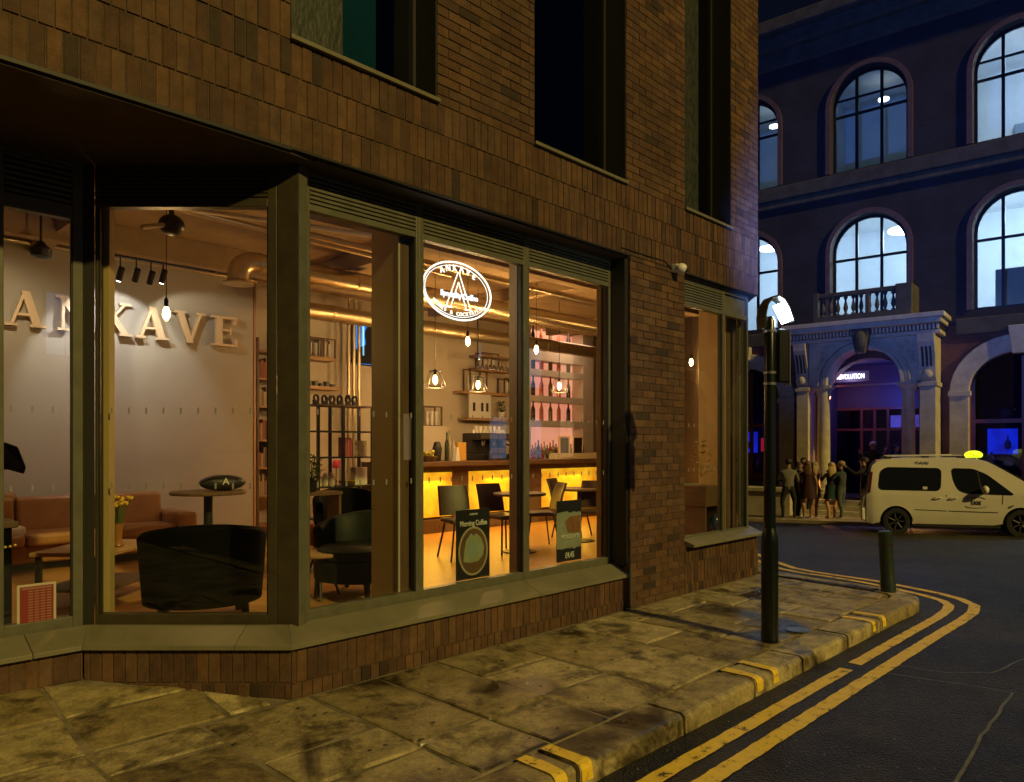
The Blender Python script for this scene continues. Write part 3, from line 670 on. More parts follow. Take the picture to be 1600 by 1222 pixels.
def arc(c, half, zs, rise, n=14):
    return [(c-half*math.cos(math.pi*k/n), zs+rise*math.sin(math.pi*k/n)) for k in range(n+1)]
def bay(m_, s0, s1, z0, z1, c, half, zb, zs, rise, y0=0, dep=.35, n=14):
    A = arc(c, half, zs, rise, n)
    def q(a, b): m_.add([(a[0], y0, a[1]), (b[0], y0, a[1]), (b[0], y0, b[1]), (a[0], y0, b[1])], [(0, 1, 2, 3)])
    q((s0, z0), (c-half, z1)); q((c+half, z0), (s1, z1))
    if zb > z0: q((c-half, z0), (c+half, zb))
    for a, b in zip(A, A[1:]): m_.add([(a[0], y0, a[1]), (b[0], y0, b[1]), (b[0], y0, z1), (a[0], y0, z1)], [(0, 1, 2, 3)])
    loop = [(c-half, zb)]+A+[(c+half, zb)]
    for a, b in zip(loop, loop[1:]+loop[:1]): m_.add([(a[0], y0, a[1]), (b[0], y0, b[1]), (b[0], y0+dep, b[1]), (a[0], y0+dep, a[1])], [(0, 1, 2, 3)])
def ring(m_, c, half, zb, zs, rise, wd, y0, y1, n=18, base=False):     # band along the jambs and the arch
    P = [(c-half, zb)]+arc(c, half, zs, rise, n)+[(c+half, zb)]
    Q = [(c-half-wd, zb)]+arc(c, half+wd, zs, rise+wd, n)+[(c+half+wd, zb)]
    k = len(P); vs = []
    for p, q in zip(P, Q): vs += [(p[0], y0, p[1]), (q[0], y0, q[1]), (q[0], y1, q[1]), (p[0], y1, p[1])]
    fs = []
    for i in range(k-1):
        a = 4*i; b = a+4
        fs += [(a, b, b+1, a+1), (a+1, b+1, b+2, a+2), (a+3, a+2, b+2, b+3), (a, a+3, b+3, b)]
    fs += [(0, 1, 2, 3), (4*k-1, 4*k-2, 4*k-3, 4*k-4)]
    m_.add(vs, fs)
PITCH, C0 = 4.11, 1.125
KS = range(-3, 5)
wall = MB(); wall_up = MB()
for k in KS:
    c = C0+k*PITCH; s0, s1 = c-PITCH/2, c+PITCH/2
    bay(wall_up, s0, s1, 10.2, 15.0, c, 1.165, 10.8, 12.98, 1.165)
    bay(wall_up, s0, s1, 5.3, 10.2, c, 1.165, 5.75, 8.1, 1.165)
    if k == 0: bay(wall, s0, s1, -1.4, 5.3, C0+.045, 1.45, -.9, 3.0, 1.5, dep=.5)
    else: bay(wall, s0, s1, -1.4, 5.3, c, 1.25, .35, 3.25, 1.15, dep=.4)
S0, S1 = C0-3*PITCH-PITCH/2, C0+4*PITCH+PITCH/2
wall.build('wall', M['obrick'], hall); wall_up.build('wall', M['obrick_shade'], hall)
m_ = MB(); m_.box(S0, S1, -.16, .02, 10.25, 10.72); m_.box(S0, S1, -.10, .02, 9.98, 10.25); m_.build('string_course', M['stone_dark'], hall, bevel=.03)
m_ = MB(); m_.box(S0, S1, -.12, .5, 14.9, 15.5); m_.box(S0, S1, -.35, .5, 15.5, 16.0); m_.box(S0, S1, -.6, .5, 16.0, 16.45); m_.build('cornice', M['stone_dark'], hall, bevel=.04)
m_ = MB(); m_.box(S0, C0-1.9, -.10, .02, 5.15, 5.62); m_.box(C0+2.5, S1, -.10, .02, 5.0, 5.5); m_.build('string_course', M['stone_dark'], hall, bevel=.03)
m_ = MB(); m_.box(S0, S0+.3, .5, 12, -1.4, 16.4); m_.box(S1-.3, S1, .5, 12, -1.4, 16.4); m_.box(S0, S1, 12, 12.3, -1.4, 16.4); m_.build('wall', M['obrick'], hall)
m_ = MB(); m_.box(S0, S1, .5, 12, 16.3, 16.5); m_.build('roof', M['frame_dark'], hall)
# floors and rooms behind the windows
m_ = MB()
for z in (5.3, 10.0, 14.95): m_.box(S0+.3, S1-.3, .36, 6, z, z+.2)
m_.build('floor_slab', M['owall'], hall)
m_ = MB(); m_.box(S0+.3, S1-.3, 5.2, 5.3, 5.5, 10.0); m_.box(S0+.3, S1-.3, 5.2, 5.3, 10.2, 14.95)
for k in (-1, 0, 1, 2): m_.box(C0+k*PITCH-PITCH/2-.05, C0+k*PITCH-PITCH/2+.05, .42, 5.2, 10.2, 14.95)
for k in (-1, 2): m_.box(C0+k*PITCH-PITCH/2-.05, C0+k*PITCH-PITCH/2+.05, .42, 5.2, 5.5, 10.0)
m_.build('interior_wall', M['owall'], hall)
def office_window(c, zb, zs, half, lights, kind):
    f = MB(); ring(f, c, half-.09, zb, zs, half-.09, .09, .30, .37); f.box(c-half+.005, c+half-.005, .30, .37, zb, zb+.09)
    fr = f.build('window', M['oframe'], hall)
    p = MB(); A = arc(c, half-.03, zs, half-.03, 16); p.prismy([(c-half+.03, zb+.02)]+A+[(c+half-.03, zb+.02)], .33, .34); p.build('pane', M['glass'], fr)
    b = MB()
    for x in (c-half*.36, c+half*.30):
        h = zs+math.sqrt(max(0, (half-.05)**2-(x-c)**2)); b.box(x-.045, x+.045, .295, .365, zb+.09, h)
    zt = zs-.22; b.box(c-half+.09, c+half-.09, .298, .362, zt-.04, zt+.04)
    if kind == 2: b.box(c-half+.12, c+half-.12, .30, .36, zs+.30, zs+.36)
    b.build('glazing_bar', M['oframe'], fr)
    g = MB(); ring(g, c, half+.01, zb, zs, half+.01, .15, -.06, .05); g.build('arch_moulding', M['moulding'], fr, smooth=True)
    return fr
for k in KS:
    c = C0+k*PITCH
    office_window(c, 5.75, 8.1, 1.165, 1, 1); office_window(c, 10.8, 12.98, 1.165, 1, 2)
# office lights: round glowing ceiling lamps
M['lamp_white'] = emit_mat('office_lamp_glow', (.80, .90, 1.0), 5)
def office_lamp(s, y, z, r, e, col, nm, lab, ring_=True, grp=None):
    x, yy = opp_world(s, y)
    t = thing('ceiling_lamp', lab, 'ceiling lamp', (x, yy, z), ORZ, grp)
    m_ = MB(); m_.lathe([(r, 0), (r*1.02, .03), (r, .06)], (0, 0, 0), 24); m_.build('diffuser', M['lamp_white'], t, smooth=True)
    m_ = MB(); m_.tube([(0, 0, .06), (0, 0, .5)], .01, 6); m_.build('cord', M['black'], t)
    if e: lamp('POINT', (0, 0, -.25), e, col, t, .3)
    return t
office_lamp(1.9, 2.2, 9.05, .62, 300, (.52, .74, 1), '', 'large round glowing ceiling lamp seen through the first floor window above the doorway')
office_lamp(C0+PITCH+.6, 2.6, 9.3, .5, 300, (.52, .74, 1), '', 'round glowing lamp high in the first floor window at the right edge')
office_lamp(C0-PITCH, 2.6, 9.3, .45, 230, (.52, .74, 1), '', 'round lamp in the first floor window just above the street sign post')
office_lamp(C0+PITCH+.8, 2.4, 14.3, .5, 200, (.52, .72, 1), '', 'round lamp inside the bright second floor window at the top right')
office_lamp(C0-.2, 3.2, 14.2, .18, 3.5, (.35, .8, 1), '', 'small teal tinted lamp inside the dim second floor window')
office_lamp(C0-PITCH, 3.0, 14.2, .18, 7, (.5, .8, 1), '', 'small lamp inside the second floor window beside the brown brick corner')
office_lamp(C0+2*PITCH, 2.6, 9.3, .45, 200, (.52, .74, 1), '', 'round lamp in the first floor window beyond the photo edge')
# things seen in the lit offices
m_ = MB(); x, y = opp_world(C0+PITCH-.15, 1.4); mb2 = MB(); mb2.box(-.55, .75, -.3, .3, 5.5, 7.1); o = mb2.build('filing_cabinet', mat('grey_cabinet', (.28, .29, .31), .6), bevel=.03); o.location = (x, y, 0); o.rotation_euler = (0, 0, ORZ); tag(o, 'grey cabinet standing behind the first floor window at the right edge', 'cabinet')
x, y = opp_world(.35, 4.9); mb2 = MB(); mb2.box(-.45, .45, 0, .25, 5.5, 7.6); o = mb2.build('office_door', mat('blue_grey_door', (.35, .42, .5), .6), bevel=.02); o.location = (x, y, 0); o.rotation_euler = (0, 0, ORZ); tag(o, 'blue grey door at the back of the office above the doorway', 'door')
x, y = opp_world(C0+PITCH+.2, 5.1); mb2 = MB(); mb2.box(-.7, .7, -.08, .09, 10.2, 12.9); o = mb2.build('office_door', mat('steel_blue_door', (.22, .28, .36), .5), bevel=.02); o.location = (x, y, 0); o.rotation_euler = (0, 0, ORZ); tag(o, 'steel blue door inside the bright second floor window', 'door')
# ground floor arches with stone surrounds and dark shop glazing
M['red_frame'] = mat('dark_red_painted_timber', (.16, .03, .025), .45)
M['blue_glow'] = emit_mat('blue_neon_glow', (.02, .06, 1), 1.1, .5, 2)
M['red_glow'] = emit_mat('red_neon_glow', (1, .02, .06), 1.2, .6, 4)
M['gf_glass'] = glass_mat('bar_front_glass', (.5, .55, .75), 1.3)
for k in KS:
    if k == 0: continue
    c = C0+k*PITCH
    g = MB(); ring(g, c, 1.25, -1.2, 3.25, 1.15, .52, -.14, .06); g_ = g.build('arch_surround', M['stone'], hall, bevel=.03)
    for s_ in (-1, 1):
        g = MB(); g.box(c+s_*1.5-.30, c+s_*1.5+.30, -.2, .03, 3.12, 3.28); g.build('impost', M['stone'], hall, bevel=.015)
    g = MB()
    kx = [(c-.16, 4.32), (c+.16, 4.32), (c+.26, 5.15), (c-.26, 5.15)]
    g.prismy(kx, -.26, .0); g.build('keystone', M['stone'], hall, bevel=.02)
    f = MB(); f.box(c-1.25, c+1.25, .3, .38, .35, .6); f.box(c-1.25, c+1.25, .3, .38, 2.3, 2.42)
    for x in (c-1.2, c+.1, c+1.2): f.box(x-.06, x+.06, .295, .375, .6, 4.3)
    fr = f.build('shop_window', M['red_frame'], hall)
    p = MB(); p.box(c-1.25, c+1.25, .33, .34, .4, 4.4); p.build('pane', M['gf_glass'], fr)
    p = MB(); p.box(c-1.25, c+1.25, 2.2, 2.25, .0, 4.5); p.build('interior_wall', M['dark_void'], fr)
    g = MB(); g.box(c-1.25, c+1.25, -.02, .3, -1.3, .35); g.build('stall_riser', M['stone_dark'], fr)
    if k in (-1, 1, 2):
        p = MB(); p.box(c-.95, c-.15, 1.6, 1.63, 1.35, 2.15)
        p.build('neon_panel', M['blue_glow'], fr)
        p = MB()
        for q in range(5):
            x = c-.8+q*.42; h = [1.0, 1.5, .8, 1.3, 1.1][q]
            p.lathe([(.02, 0), (.09, .04), (.09, .22), (.03, .3), (.025, .42)], (x, 1.2, h), 8)
        p.build('bottle_row', mat('lit_bottle_glass', (.3, .4, .6), .15, spec=.8), fr, smooth=True)
    if k in (-1, 1, 2): lamp('POINT', (*opp_world(c-.4, .9), 2.6), 9, (.06, .12, 1), None, .15, name='bar_light')
    if k == -1:
        p = MB(); p.box(c-1.2, c-.35, 1.0, 1.03, .5, 1.3); p.box(c+.2, c+.4, 1.0, 1.03, 1.4, 1.9)
        p.build('neon_panel', M['red_glow'], fr)
# plinth course in stone between openings
g = MB()
for a, b in ((S0, C0-PITCH-1.8), (C0-PITCH+1.8, -1.12), (3.45, C0+PITCH-1.8), (C0+PITCH+1.8, S1)): g.box(a, b, -.12, .0, -1.4, .0)
g.build('plinth', M['stone_dark'], hall, bevel=.02)
# carved doorway standing proud of the wall
PX = C0+.045; FL = -.12
PF = -.95
def col(s, r, nm='column'):
    m_ = MB(); m_.lathe([(r*1.45, FL), (r*1.45, FL+.16), (r*1.25, FL+.2), (r*1.28, FL+.28), (r, FL+.34), (r*1.02, 1.4), (r*.92, 3.22), (r*1.05, 3.26), (r*1.05, 3.30), (r*1.2, 3.42), (r*1.4, 3.5)], (s, PF+.35, 0), 18)
    m_.box(s-r*1.5, s+r*1.5, PF+.35-r*1.5, PF+.35+r*1.5, 3.5, 3.6)
    return m_.build(nm, M['stone'], hall, smooth=True)
col(-.10, .20); col(2.43, .19)
for s in (-.70, 3.0):
    m_ = MB(); w = .19 if s < 0 else .22
    m_.box(s-w, s+w, PF+.05, -.01, FL-.9, 3.42); m_.box(s-w-.05, s+w+.05, PF-.0, -.005, 3.42, 3.56); m_.box(s-w-.06, s+w+.06, PF-.01, -.004, FL-.9, .1)
    m_.build('pier', M['stone'], hall, bevel=.015)
    # scroll console with three dark flutes
    m_ = MB(); prof = [(PF+.15, 3.56), (PF+.02, 3.7), (PF+.0, 4.0), (PF-.12, 4.4), (PF-.30, 4.75), (PF-.34, 4.98), (-.01, 4.98), (-.01, 3.56)]
    vs = [(s-w, a, b) for a, b in prof]+[(s+w, a, b) for a, b in prof]; n = len(prof)
    m_.add(vs, [tuple(range(n)), tuple(range(n, 2*n))[::-1]]+[(i, n+i, n+(i+1) % n, (i+1) % n) for i in range(n)])
    con = m_.build('console', M['stone'], hall)
    m_ = MB()
    for q in (-.11, 0, .11):
        pts = [(s+q, PF-.015, 4.02), (s+q, PF-.125, 4.38), (s+q, PF-.24, 4.6)]
        m_.tube(pts, .030, 6)
    m_.build('flute', M['frame_dark'], con)
    m_ = MB(); m_.ball((s, PF-.05, 3.78), w*.7, .09, .14, 10, 6); m_.build('carved_leaf', M['stone'], con, smooth=True)
m_ = MB(); bay(m_, -.50, 2.79, 3.6, 5.0, PX, 1.10, 3.58, 3.6, 1.12, y0=PF+.12, dep=.72)
m_.build('arch_wall', M['stone'], hall)
for a, b, c_, d_ in ((1.10, .10, PF-.02, PF+.12), (1.22, .09, PF+.04, PF+.13), (1.33, .05, PF-.0, PF+.13)):
    m_ = MB(); ring(m_, PX, a, 3.59, 3.6, a+.02, b, c_, d_, 24); m_.build('arch_ring', M['stone'], hall, smooth=True)
m_ = MB()   # carved spandrels
rc = random.Random(9)
for sgn in (-1, 1):
    for q in range(26):
        x = PX+sgn*rc.uniform(.75, 1.5); z = rc.uniform(4.1, 4.88)
        if math.hypot(x-PX, z-3.6) > 1.5: m_.ball((x, PF+.11, z), rc.uniform(.03, .08), .05, rc.uniform(.03, .09), 7, 4)
m_.build('spandrel_carving', M['stone'], hall, smooth=True, kind='stuff')
m_ = MB(); m_.prismy([(PX-.14, 4.55), (PX+.14, 4.55), (PX+.30, 5.35), (PX-.30, 5.35)], PF-.32, PF+.1); m_.ball((PX, PF-.3, 4.95), .2, .12, .3); m_.build('keystone', M['stone_dark'], hall, bevel=.03)
m_ = MB(); m_.box(-1.15, 3.35, PF-.05, .0, 5.0, 5.12); m_.box(-1.2, 3.42, PF-.35, .0, 5.30, 5.46); m_.box(-1.25, 3.5, PF-.42, .0, 5.46, 5.6); m_.build('cornice', M['stone'], hall, bevel=.012)
m_ = MB(); m_.box(-1.15, 3.35, PF-.02, 0, 5.12, 5.3); m_.build('frieze', M['frame_dark'], hall)
dm = MB(); dm.box(-.03, .03, -.12, 0, 0, .15); dme = dm.mesh('dentil', M['stone'])
x = -1.12
while x < 3.34: inst('dentil', dme, hall, (x, PF-.02, 5.135)); x += .105
# balcony with balusters
m_ = MB(); m_.box(-.25, 2.62, PF-.30, 0, 5.6, 5.80); m_.build('balcony_floor', M['stone_dark'], hall, bevel=.02)
m_ = MB(); m_.box(-.22, 2.2, PF-.18, PF+.02, 6.42, 6.56); m_.build('balcony_rail', M['stone_dark'], hall, bevel=.02)
m_ = MB(); m_.lathe([(.07, 0), (.07, .05), (.03, .09), (.075, .22), (.06, .32), (.03, .45), (.03, .5), (.065, .56), (.065, .62)], (0, 0, 0), 10); bm_ = m_.mesh('baluster', M['stone_dark'], True)
for q in range(10): inst('baluster', bm_, hall, (.0+q*.232, PF-.08, 5.8))
for a in ((-.3, -.12), (2.16, 2.62), (1.30, 1.42)):
    m_ = MB(); m_.box(a[0], a[1], PF-.2, PF+.04, 5.8, 6.6 if a[0] > 2 or a[0] < 0 else 6.42); m_.build('balcony_pier', M['stone_dark'], hall, bevel=.02)
m_ = MB(); m_.box(2.3, 2.62, PF+.04, -.01, 5.8, 6.6); m_.build('balcony_pier', M['stone_dark'], hall)
# steps up to the door and the flanking low walls
for q in range(4):
    m_ = MB(); m_.box(-.55, 3.2 - .35, PF-1.5+q*.32, PF-1.5+(q+1)*.32+(.9 if q == 3 else 0), -.95, FL-.15*(3-q)); m_.build('step', M['stone'], hall, bevel=.012)
m_ = MB(); m_.box(-1.0, 3.4, PF-.2, 2.6, -1.2, FL); m_.build('porch_floor', M['stone_dark'], hall)
m_ = MB(); m_.box(-3.2, -.60, PF-1.5, PF-.9, -1.3, .12); m_.box(-3.3, -.56, PF-1.56, PF-.84, .12, .26); m_.build('low_wall', M['stone'], hall, bevel=.02)
# porch interior: dark walls, doors, glowing sign, lantern
M['porch'] = mat('deep_purple_painted_wall', (.08, .05, .10), .6)
m_ = MB(); m_.box(-.62, -.52, .5, 2.6, -.9, 4.6); m_.box(2.75, 2.85, .5, 2.6, -.9, 4.6); m_.box(-.6, 2.85, .5, 2.6, 4.5, 4.6); m_.box(-.6, 2.85, 2.6, 2.7, 2.95, 4.6); m_.build('porch_wall', M['porch'], hall)
m_ = MB()
for x in (-.55, .35, .78, 1.22, 1.68, 2.7): m_.box(x-.04, x+.04, 2.45, 2.55, -.12, 2.95)
for z in (2.15, 2.9): m_.box(-.55, 2.75, 2.44, 2.54, z, z+.09)
dfr = m_.build('entrance_doors', M['red_frame'], hall)
m_ = MB(); m_.box(-.55, 2.75, 2.5, 2.51, -.1, 2.95); m_.build('pane', M['gf_glass'], dfr)
for x in (.70, .86): 
    m_ = MB(); m_.tube([(x, 2.42, .9), (x, 2.40, 1.3)], .018, 6); m_.build('door_handle', M['steel'], dfr)
M['purple_glow'] = emit_mat('violet_bar_light', (.30, .22, .95), .8, .6, 2)
m_ = MB(); m_.box(1.42, 1.62, 3.6, 3.62, .2, 2.1); m_.box(.95, 2.1, 4.2, 4.22, 2.3, 2.75); m_.build('bar_light_panel', M['purple_glow'], hall)
m_ = MB(); m_.box(-.6, 2.8, 5, 5.1, -.2, 3); m_.build('porch_wall', M['porch'], hall)
x, y = opp_world(opp(1329, 583, 1.35)[0], 1.35)
sg = thing('door_sign', 'glowing white letter sign reading REVOLUTION inside the stone doorway', 'sign', (x, y, 4.02), ORZ)
m_ = MB(); m_.box(-.6, .6, 0, .04, -.17, .19); m_.build('backing_board', M['porch'], sg)
M['sign_white'] = emit_mat('white_sign_letters', (.85, .88, 1), 2.4)
text('REVOLUTION', .23, M['sign_white'], sg, (.0, -.012, .01), name='lettering', bold=.006, sx=.64)
lamp('POINT', (0, -.35, -.05), 18, (.55, .6, 1), sg, .2)
x, y = opp_world(-.28, .55); ln = thing('wall_lantern', 'round red glowing lantern on the left wall inside the doorway', 'lantern', (x, y, 3.30), ORZ)
m_ = MB(); m_.ball((0, 0, 0), .09, .09, .11); m_.build('globe', emit_mat('warm_red_globe', (1, .35, .22), 7), ln, smooth=True)
m_ = MB(); m_.tube([(0, 0, .1), (0, 0, .22), (-.16, 0, .24)], .012, 6); m_.build('bracket', M['black'], ln)
lamp('POINT', (.2, -.05, 0), 14, (1, .12, .08), ln, .08)
lamp('POINT', (*opp_world(1.6, 1.6), 3.2), 40, (.05, .12, 1), None, .2, name='bar_light')
# uplights between the column pairs
for s, grp, lab in ((-.37, 'uplights', 'small warm uplight glowing between the left pair of doorway columns'), (2.68, 'uplights', 'small warm uplight glowing between the right pair of doorway columns')):
    x, y = opp_world(s, PF+.22); t = thing('uplight', lab, 'uplight', (x, y, FL), ORZ, 'uplights at the stone doorway')
    m_ = MB(); m_.lathe([(.07, 0), (.08, .05), (.08, .14), (.06, .16)], (0, 0, 0), 12); m_.build('housing', M['black'], t, smooth=True)
    m_ = MB(); m_.lathe([(.055, .16), (.055, .165)], (0, 0, 0), 12); m_.build('lens', emit_mat('uplight_lens', (1, .5, .15), 25), t)
    lamp('POINT', (0, -.02, .3), 38, (1, .42, .10), t, .04)
# pavement in front of the hall
fp = MB(); n = 24
for q in range(n+1):
    s = S0-6+(S1-S0+12)*q/n
    for y, dz in ((-4.4, -.12), (-4.38, .09), (-4.2, .10), (.0, .10), (1.0, .10)):
        x_, y_ = opp_world(s, y); fp.v.append((x_, y_, road_z(*opp_world(s, min(y, -.5)))+dz))
for q in range(n):
    for r_ in range(4): fp.f.append((q*5+r_, (q+1)*5+r_, (q+1)*5+r_+1, q*5+r_+1)); fp.m.append(0)
M['far_slab'] = mat('far_paving', (.30, .25, .17), .75, var=.3, scale=1.2, bump=.3, bscale=8)
fpo = fp.build('far_pavement', M['far_slab'], kind='structure')

# ------------------------------------------------------------------ inside the cafe
FZ = .25; WARM = (1, .54, .19)
def simple(name, mb_, m, label, cat, group=None, **k): return tag(mb_.build(name, m, **k), label, cat, group)
# wooden wall letters A N K A V E with thick and thin strokes and serifs
M['letter'] = mat('pale_wood_letters', (.74, .54, .31), .5, base2=(.82, .62, .38), scale=7)
LT = thing('wall_lettering', 'pale wooden serif letters reading ANKAVE fixed along the taupe wall', 'lettering', (0, 5.44, 0))
def letter(ch, u, zb, h):
    m_ = MB(); e = [0]
    def st(x0, z0, x1, z1, wd):      # slanted stroke with flat ends
        e[0] += .0012; m_.prismy([(x0-wd/2, z0), (x0+wd/2, z0), (x1+wd/2, z1), (x1-wd/2, z1)], -.03-e[0], .03)
    def sf(x, z, w_=.17):
        e[0] += .0012; m_.prismy([(x-w_/2, z), (x+w_/2, z), (x+w_/2, z+.028), (x-w_/2, z+.028)], -.03-e[0], .03)
    T, t = .085, .034
    if ch == 'A': st(-.14, 0, .0, h, t); st(.12, 0, -.0, h, T); sf(-.14, 0, .12); sf(.125, 0, .16); st(-.005, h*.3, -.005, h*.3+.028, .2)
    if ch == 'N': st(-.12, 0, -.12, h, t); st(.13, 0, -.13, h, T); st(.13, 0, .13, h, t); sf(-.12, 0, .12); sf(-.14, h-.028, .12); sf(.13, h-.028, .12)
    if ch == 'K': st(-.11, 0, -.11, h, T); st(-.06, h*.42, .13, h, t+.005); st(.13, 0, -.02, h*.58, T); sf(-.11, 0, .16); sf(-.11, h-.028, .16); sf(.13, 0, .15); sf(.12, h-.028, .13)
    if ch == 'V': st(.0, 0, -.13, h, T); st(.0, 0, .14, h, t); sf(-.13, h-.028, .16); sf(.14, h-.028, .12)
    if ch == 'E':
        st(-.09, 0, -.09, h, T); sf(-.11, 0, .17); sf(-.11, h-.028, .17); st(.03, 0, .03, .032, .22); st(.03, h-.032, .03, h, .2); st(.0, h*.5, .0, h*.5+.03, .12)
        st(.13, 0, .14, .10, .03); st(.12, h-.10, .13, h, .03); st(.06, h*.41, .06, h*.62, .025)
    o = m_.build('letter', M['letter'], LT); o.location = (u, 0, zb); return o
for ch, px in zip('ANKAVE', (39, 116, 178, 237, 296, 352)): letter(ch, at(px, 5.44)[0], 2.94, .40)
# ducts
d1 = thing('ventilation_duct', 'shiny round spiral duct with an elbow opening downwards near the end of the taupe wall', 'duct')
e0 = pw(372, 418, 3.5); z1 = 3.62
pts = [(e0[0], 3.5, 3.40), (e0[0], 3.5, 3.46)]+[(e0[0]+.17-.17*math.cos(a), 3.5, 3.46+.17*math.sin(a)) for a in [R(x) for x in (15, 30, 45, 60, 75, 90)]]+[(9, 3.5, 3.63)]
m_ = MB(); m_.tube(pts, .115, 18); m_.build('duct_pipe', M['duct'], d1, smooth=True)
m_ = MB(); m_.lathe([(.115, 0), (.165, -.03), (.165, -.045), (.10, -.045)][::-1], (e0[0], 3.5, 3.41), 20); m_.build('duct_mouth', M['duct'], d1, smooth=True)
for x in (e0[0]+.22, e0[0]+1.5, e0[0]+3, e0[0]+4.5):
    m_ = MB(); m_.tube([(x, 3.5, 3.63), (x+.03, 3.5, 3.63)], .122, 18); m_.build('duct_band', M['duct'], d1)
d2 = thing('ventilation_duct', 'lower straight duct running above the bar behind the first one', 'duct')
m_ = MB(); m_.tube([(2.6, 5.0, 3.50), (12, 5.0, 3.50)], .115, 18); m_.build('duct_pipe', M['duct'], d2, smooth=True)
for x in (3.4, 4.6, 6.2, 8, 10):
    m_ = MB(); m_.tube([(x, 5.0, 3.50), (x+.03, 5.0, 3.50)], .122, 18); m_.build('duct_band', M['duct'], d2)
for k, (a, b, r, lab) in enumerate((((-1.0, 2.2, 3.66), (3.6, 2.6, 3.70), .03, 'pale conduit pipe crossing under the ceiling behind the angled window'),
                        ((-1.3, 2.9, 3.72), (2.0, 1.5, 3.60), .022, 'thin pale conduit pipe slanting under the ceiling towards the corner post'),
                        ((1.4, 2.3, 3.70), (6.5, 2.4, 3.70), .035, 'brass coloured pipe under the ceiling behind the neon sign'),
                        ((2.48, 5.4, 3.88), (-2, 5.4, 3.88), .03, 'long pale pipe running along the top of the taupe wall'))):
    m_ = MB(); m_.tube([a, b], r, 10); simple('ceiling_pipe', m_, M['duct'] if k != 1 else M['cream'], lab, 'pipe', smooth=True)
# black ceiling fan unit
p = pt(268, 352, 5.9); t = thing('ceiling_projector', 'small black rounded fixture under the ceiling above the hanging bulb', 'ceiling fixture', p)
m_ = MB(); m_.ball((0, 0, 0), .10, .10, .085, 14, 8); m_.build('body', M['black'], t, smooth=True)
m_ = MB(); m_.tube([(0, 0, .05), (0, 0, .3)], .02, 8); m_.build('mount', M['black'], t)
m_ = MB(); m_.tube([(-.07, -.04, -.02), (-.26, -.1, -.09)], .018, 8); m_.build('arm', M['cream'], t)
# three vertical conduits
for k, px in enumerate((545, 553, 561)):
    u, tt = at(px, 5.7); m_ = MB(); m_.tube([(u, 5.7, FZ), (u, 5.7, 3.4), (u-.05, 5.6, 3.9)], .028, 8)
    simple('wall_conduit', m_, M['duct'], ['leftmost', 'middle', 'rightmost'][k]+' of three upright pipes beside the blue screen', 'pipe', 'upright pipes beside the blue screen', smooth=True)
# pendants
M['bulb'] = emit_mat('filament_bulb', (1, .62, .24), 26)
def pendant(px, py, w, label, cage=True, e=22, grp='hanging bulbs in the cafe', vis=True):
    u, _, z = pw(px, py, w); t = thing('pendant_lamp', label, 'pendant lamp', (u, w, z), 0, grp)
    m_ = MB(); m_.lathe([(.006, -.075), (.026, -.05), (.034, -.02), (.028, .02), (.014, .05)], (0, 0, 0), 12); m_.build('bulb', M['bulb'], t, smooth=True)
    m_ = MB(); m_.lathe([(.019, .048), (.02, .11), (.008, .13)], (0, 0, 0), 10); m_.build('socket', M['black'], t, smooth=True)
    m_ = MB(); m_.tube([(0, 0, .12), (0, 0, 3.98-z)], .004, 6); m_.build('cord', M['black'], t)
    if cage:
        m_ = MB()
        for r, zz in ((.13, -.11), (.14, -.09), (.075, .10)): m_.tube([(r*math.cos(a), r*math.sin(a), zz) for a in [2*math.pi*i/18 for i in range(18)]], .004, 5, closed=True)
        for i in range(8):
            a = 2*math.pi*i/8; c, s_ = math.cos(a), math.sin(a); m_.tube([(.13*c, .13*s_, -.11), (.14*c, .14*s_, -.09), (.075*c, .075*s_, .10), (.015*c, .015*s_, .12)], .0035, 5)
        m_.build('cage', M['black'], t)
    lamp('POINT', (0, 0, -.10), e*(2.5 if w > 2.7 else 1.3), WARM, t, .06)
    return t
pendant(260, 488, 2.6, 'bare glowing bulb hanging in front of the taupe wall behind the angled window', False, 15)
pendant(680, 592, 3.2, 'wire cage pendant lamp hanging just right of the first mullion under the oval sign', True, 22)
pendant(747, 600, 3.9, 'wire cage pendant lamp hanging in front of the cream menu boards', True, 22)
pendant(731, 532, 3.2, 'bare glowing bulb hanging just below the oval neon sign', False, 22)
pendant(838, 545, 3.0, 'bare glowing bulb at the left edge of the pane with the pink bottle shelves', False, 22)
pendant(874, 602, 3.6, 'wire cage pendant lamp hanging in front of the pink bottle shelves', True, 22)
pendant(1080, 565, 2.2, 'left one of two bulbs glowing inside the narrow window at the corner', False, 16)
pendant(1085, 574, 2.9, 'right one of two bulbs glowing inside the narrow window at the corner', False, 10)
p = pw(64, 390, 4.2); t = thing('ceiling_speaker', 'unlit black round fixture under the ceiling in the left pane', 'ceiling fixture', p)
m_ = MB(); m_.lathe([(.04, -.09), (.09, -.07), (.10, .0), (.05, .05), (.03, .08)], (0, 0, 0), 14); m_.build('body', M['black'], t, smooth=True)
m_ = MB(); m_.tube([(0, 0, .05), (0, 0, 3.98-p[2])], .012, 6); m_.build('stem', M['black'], t)
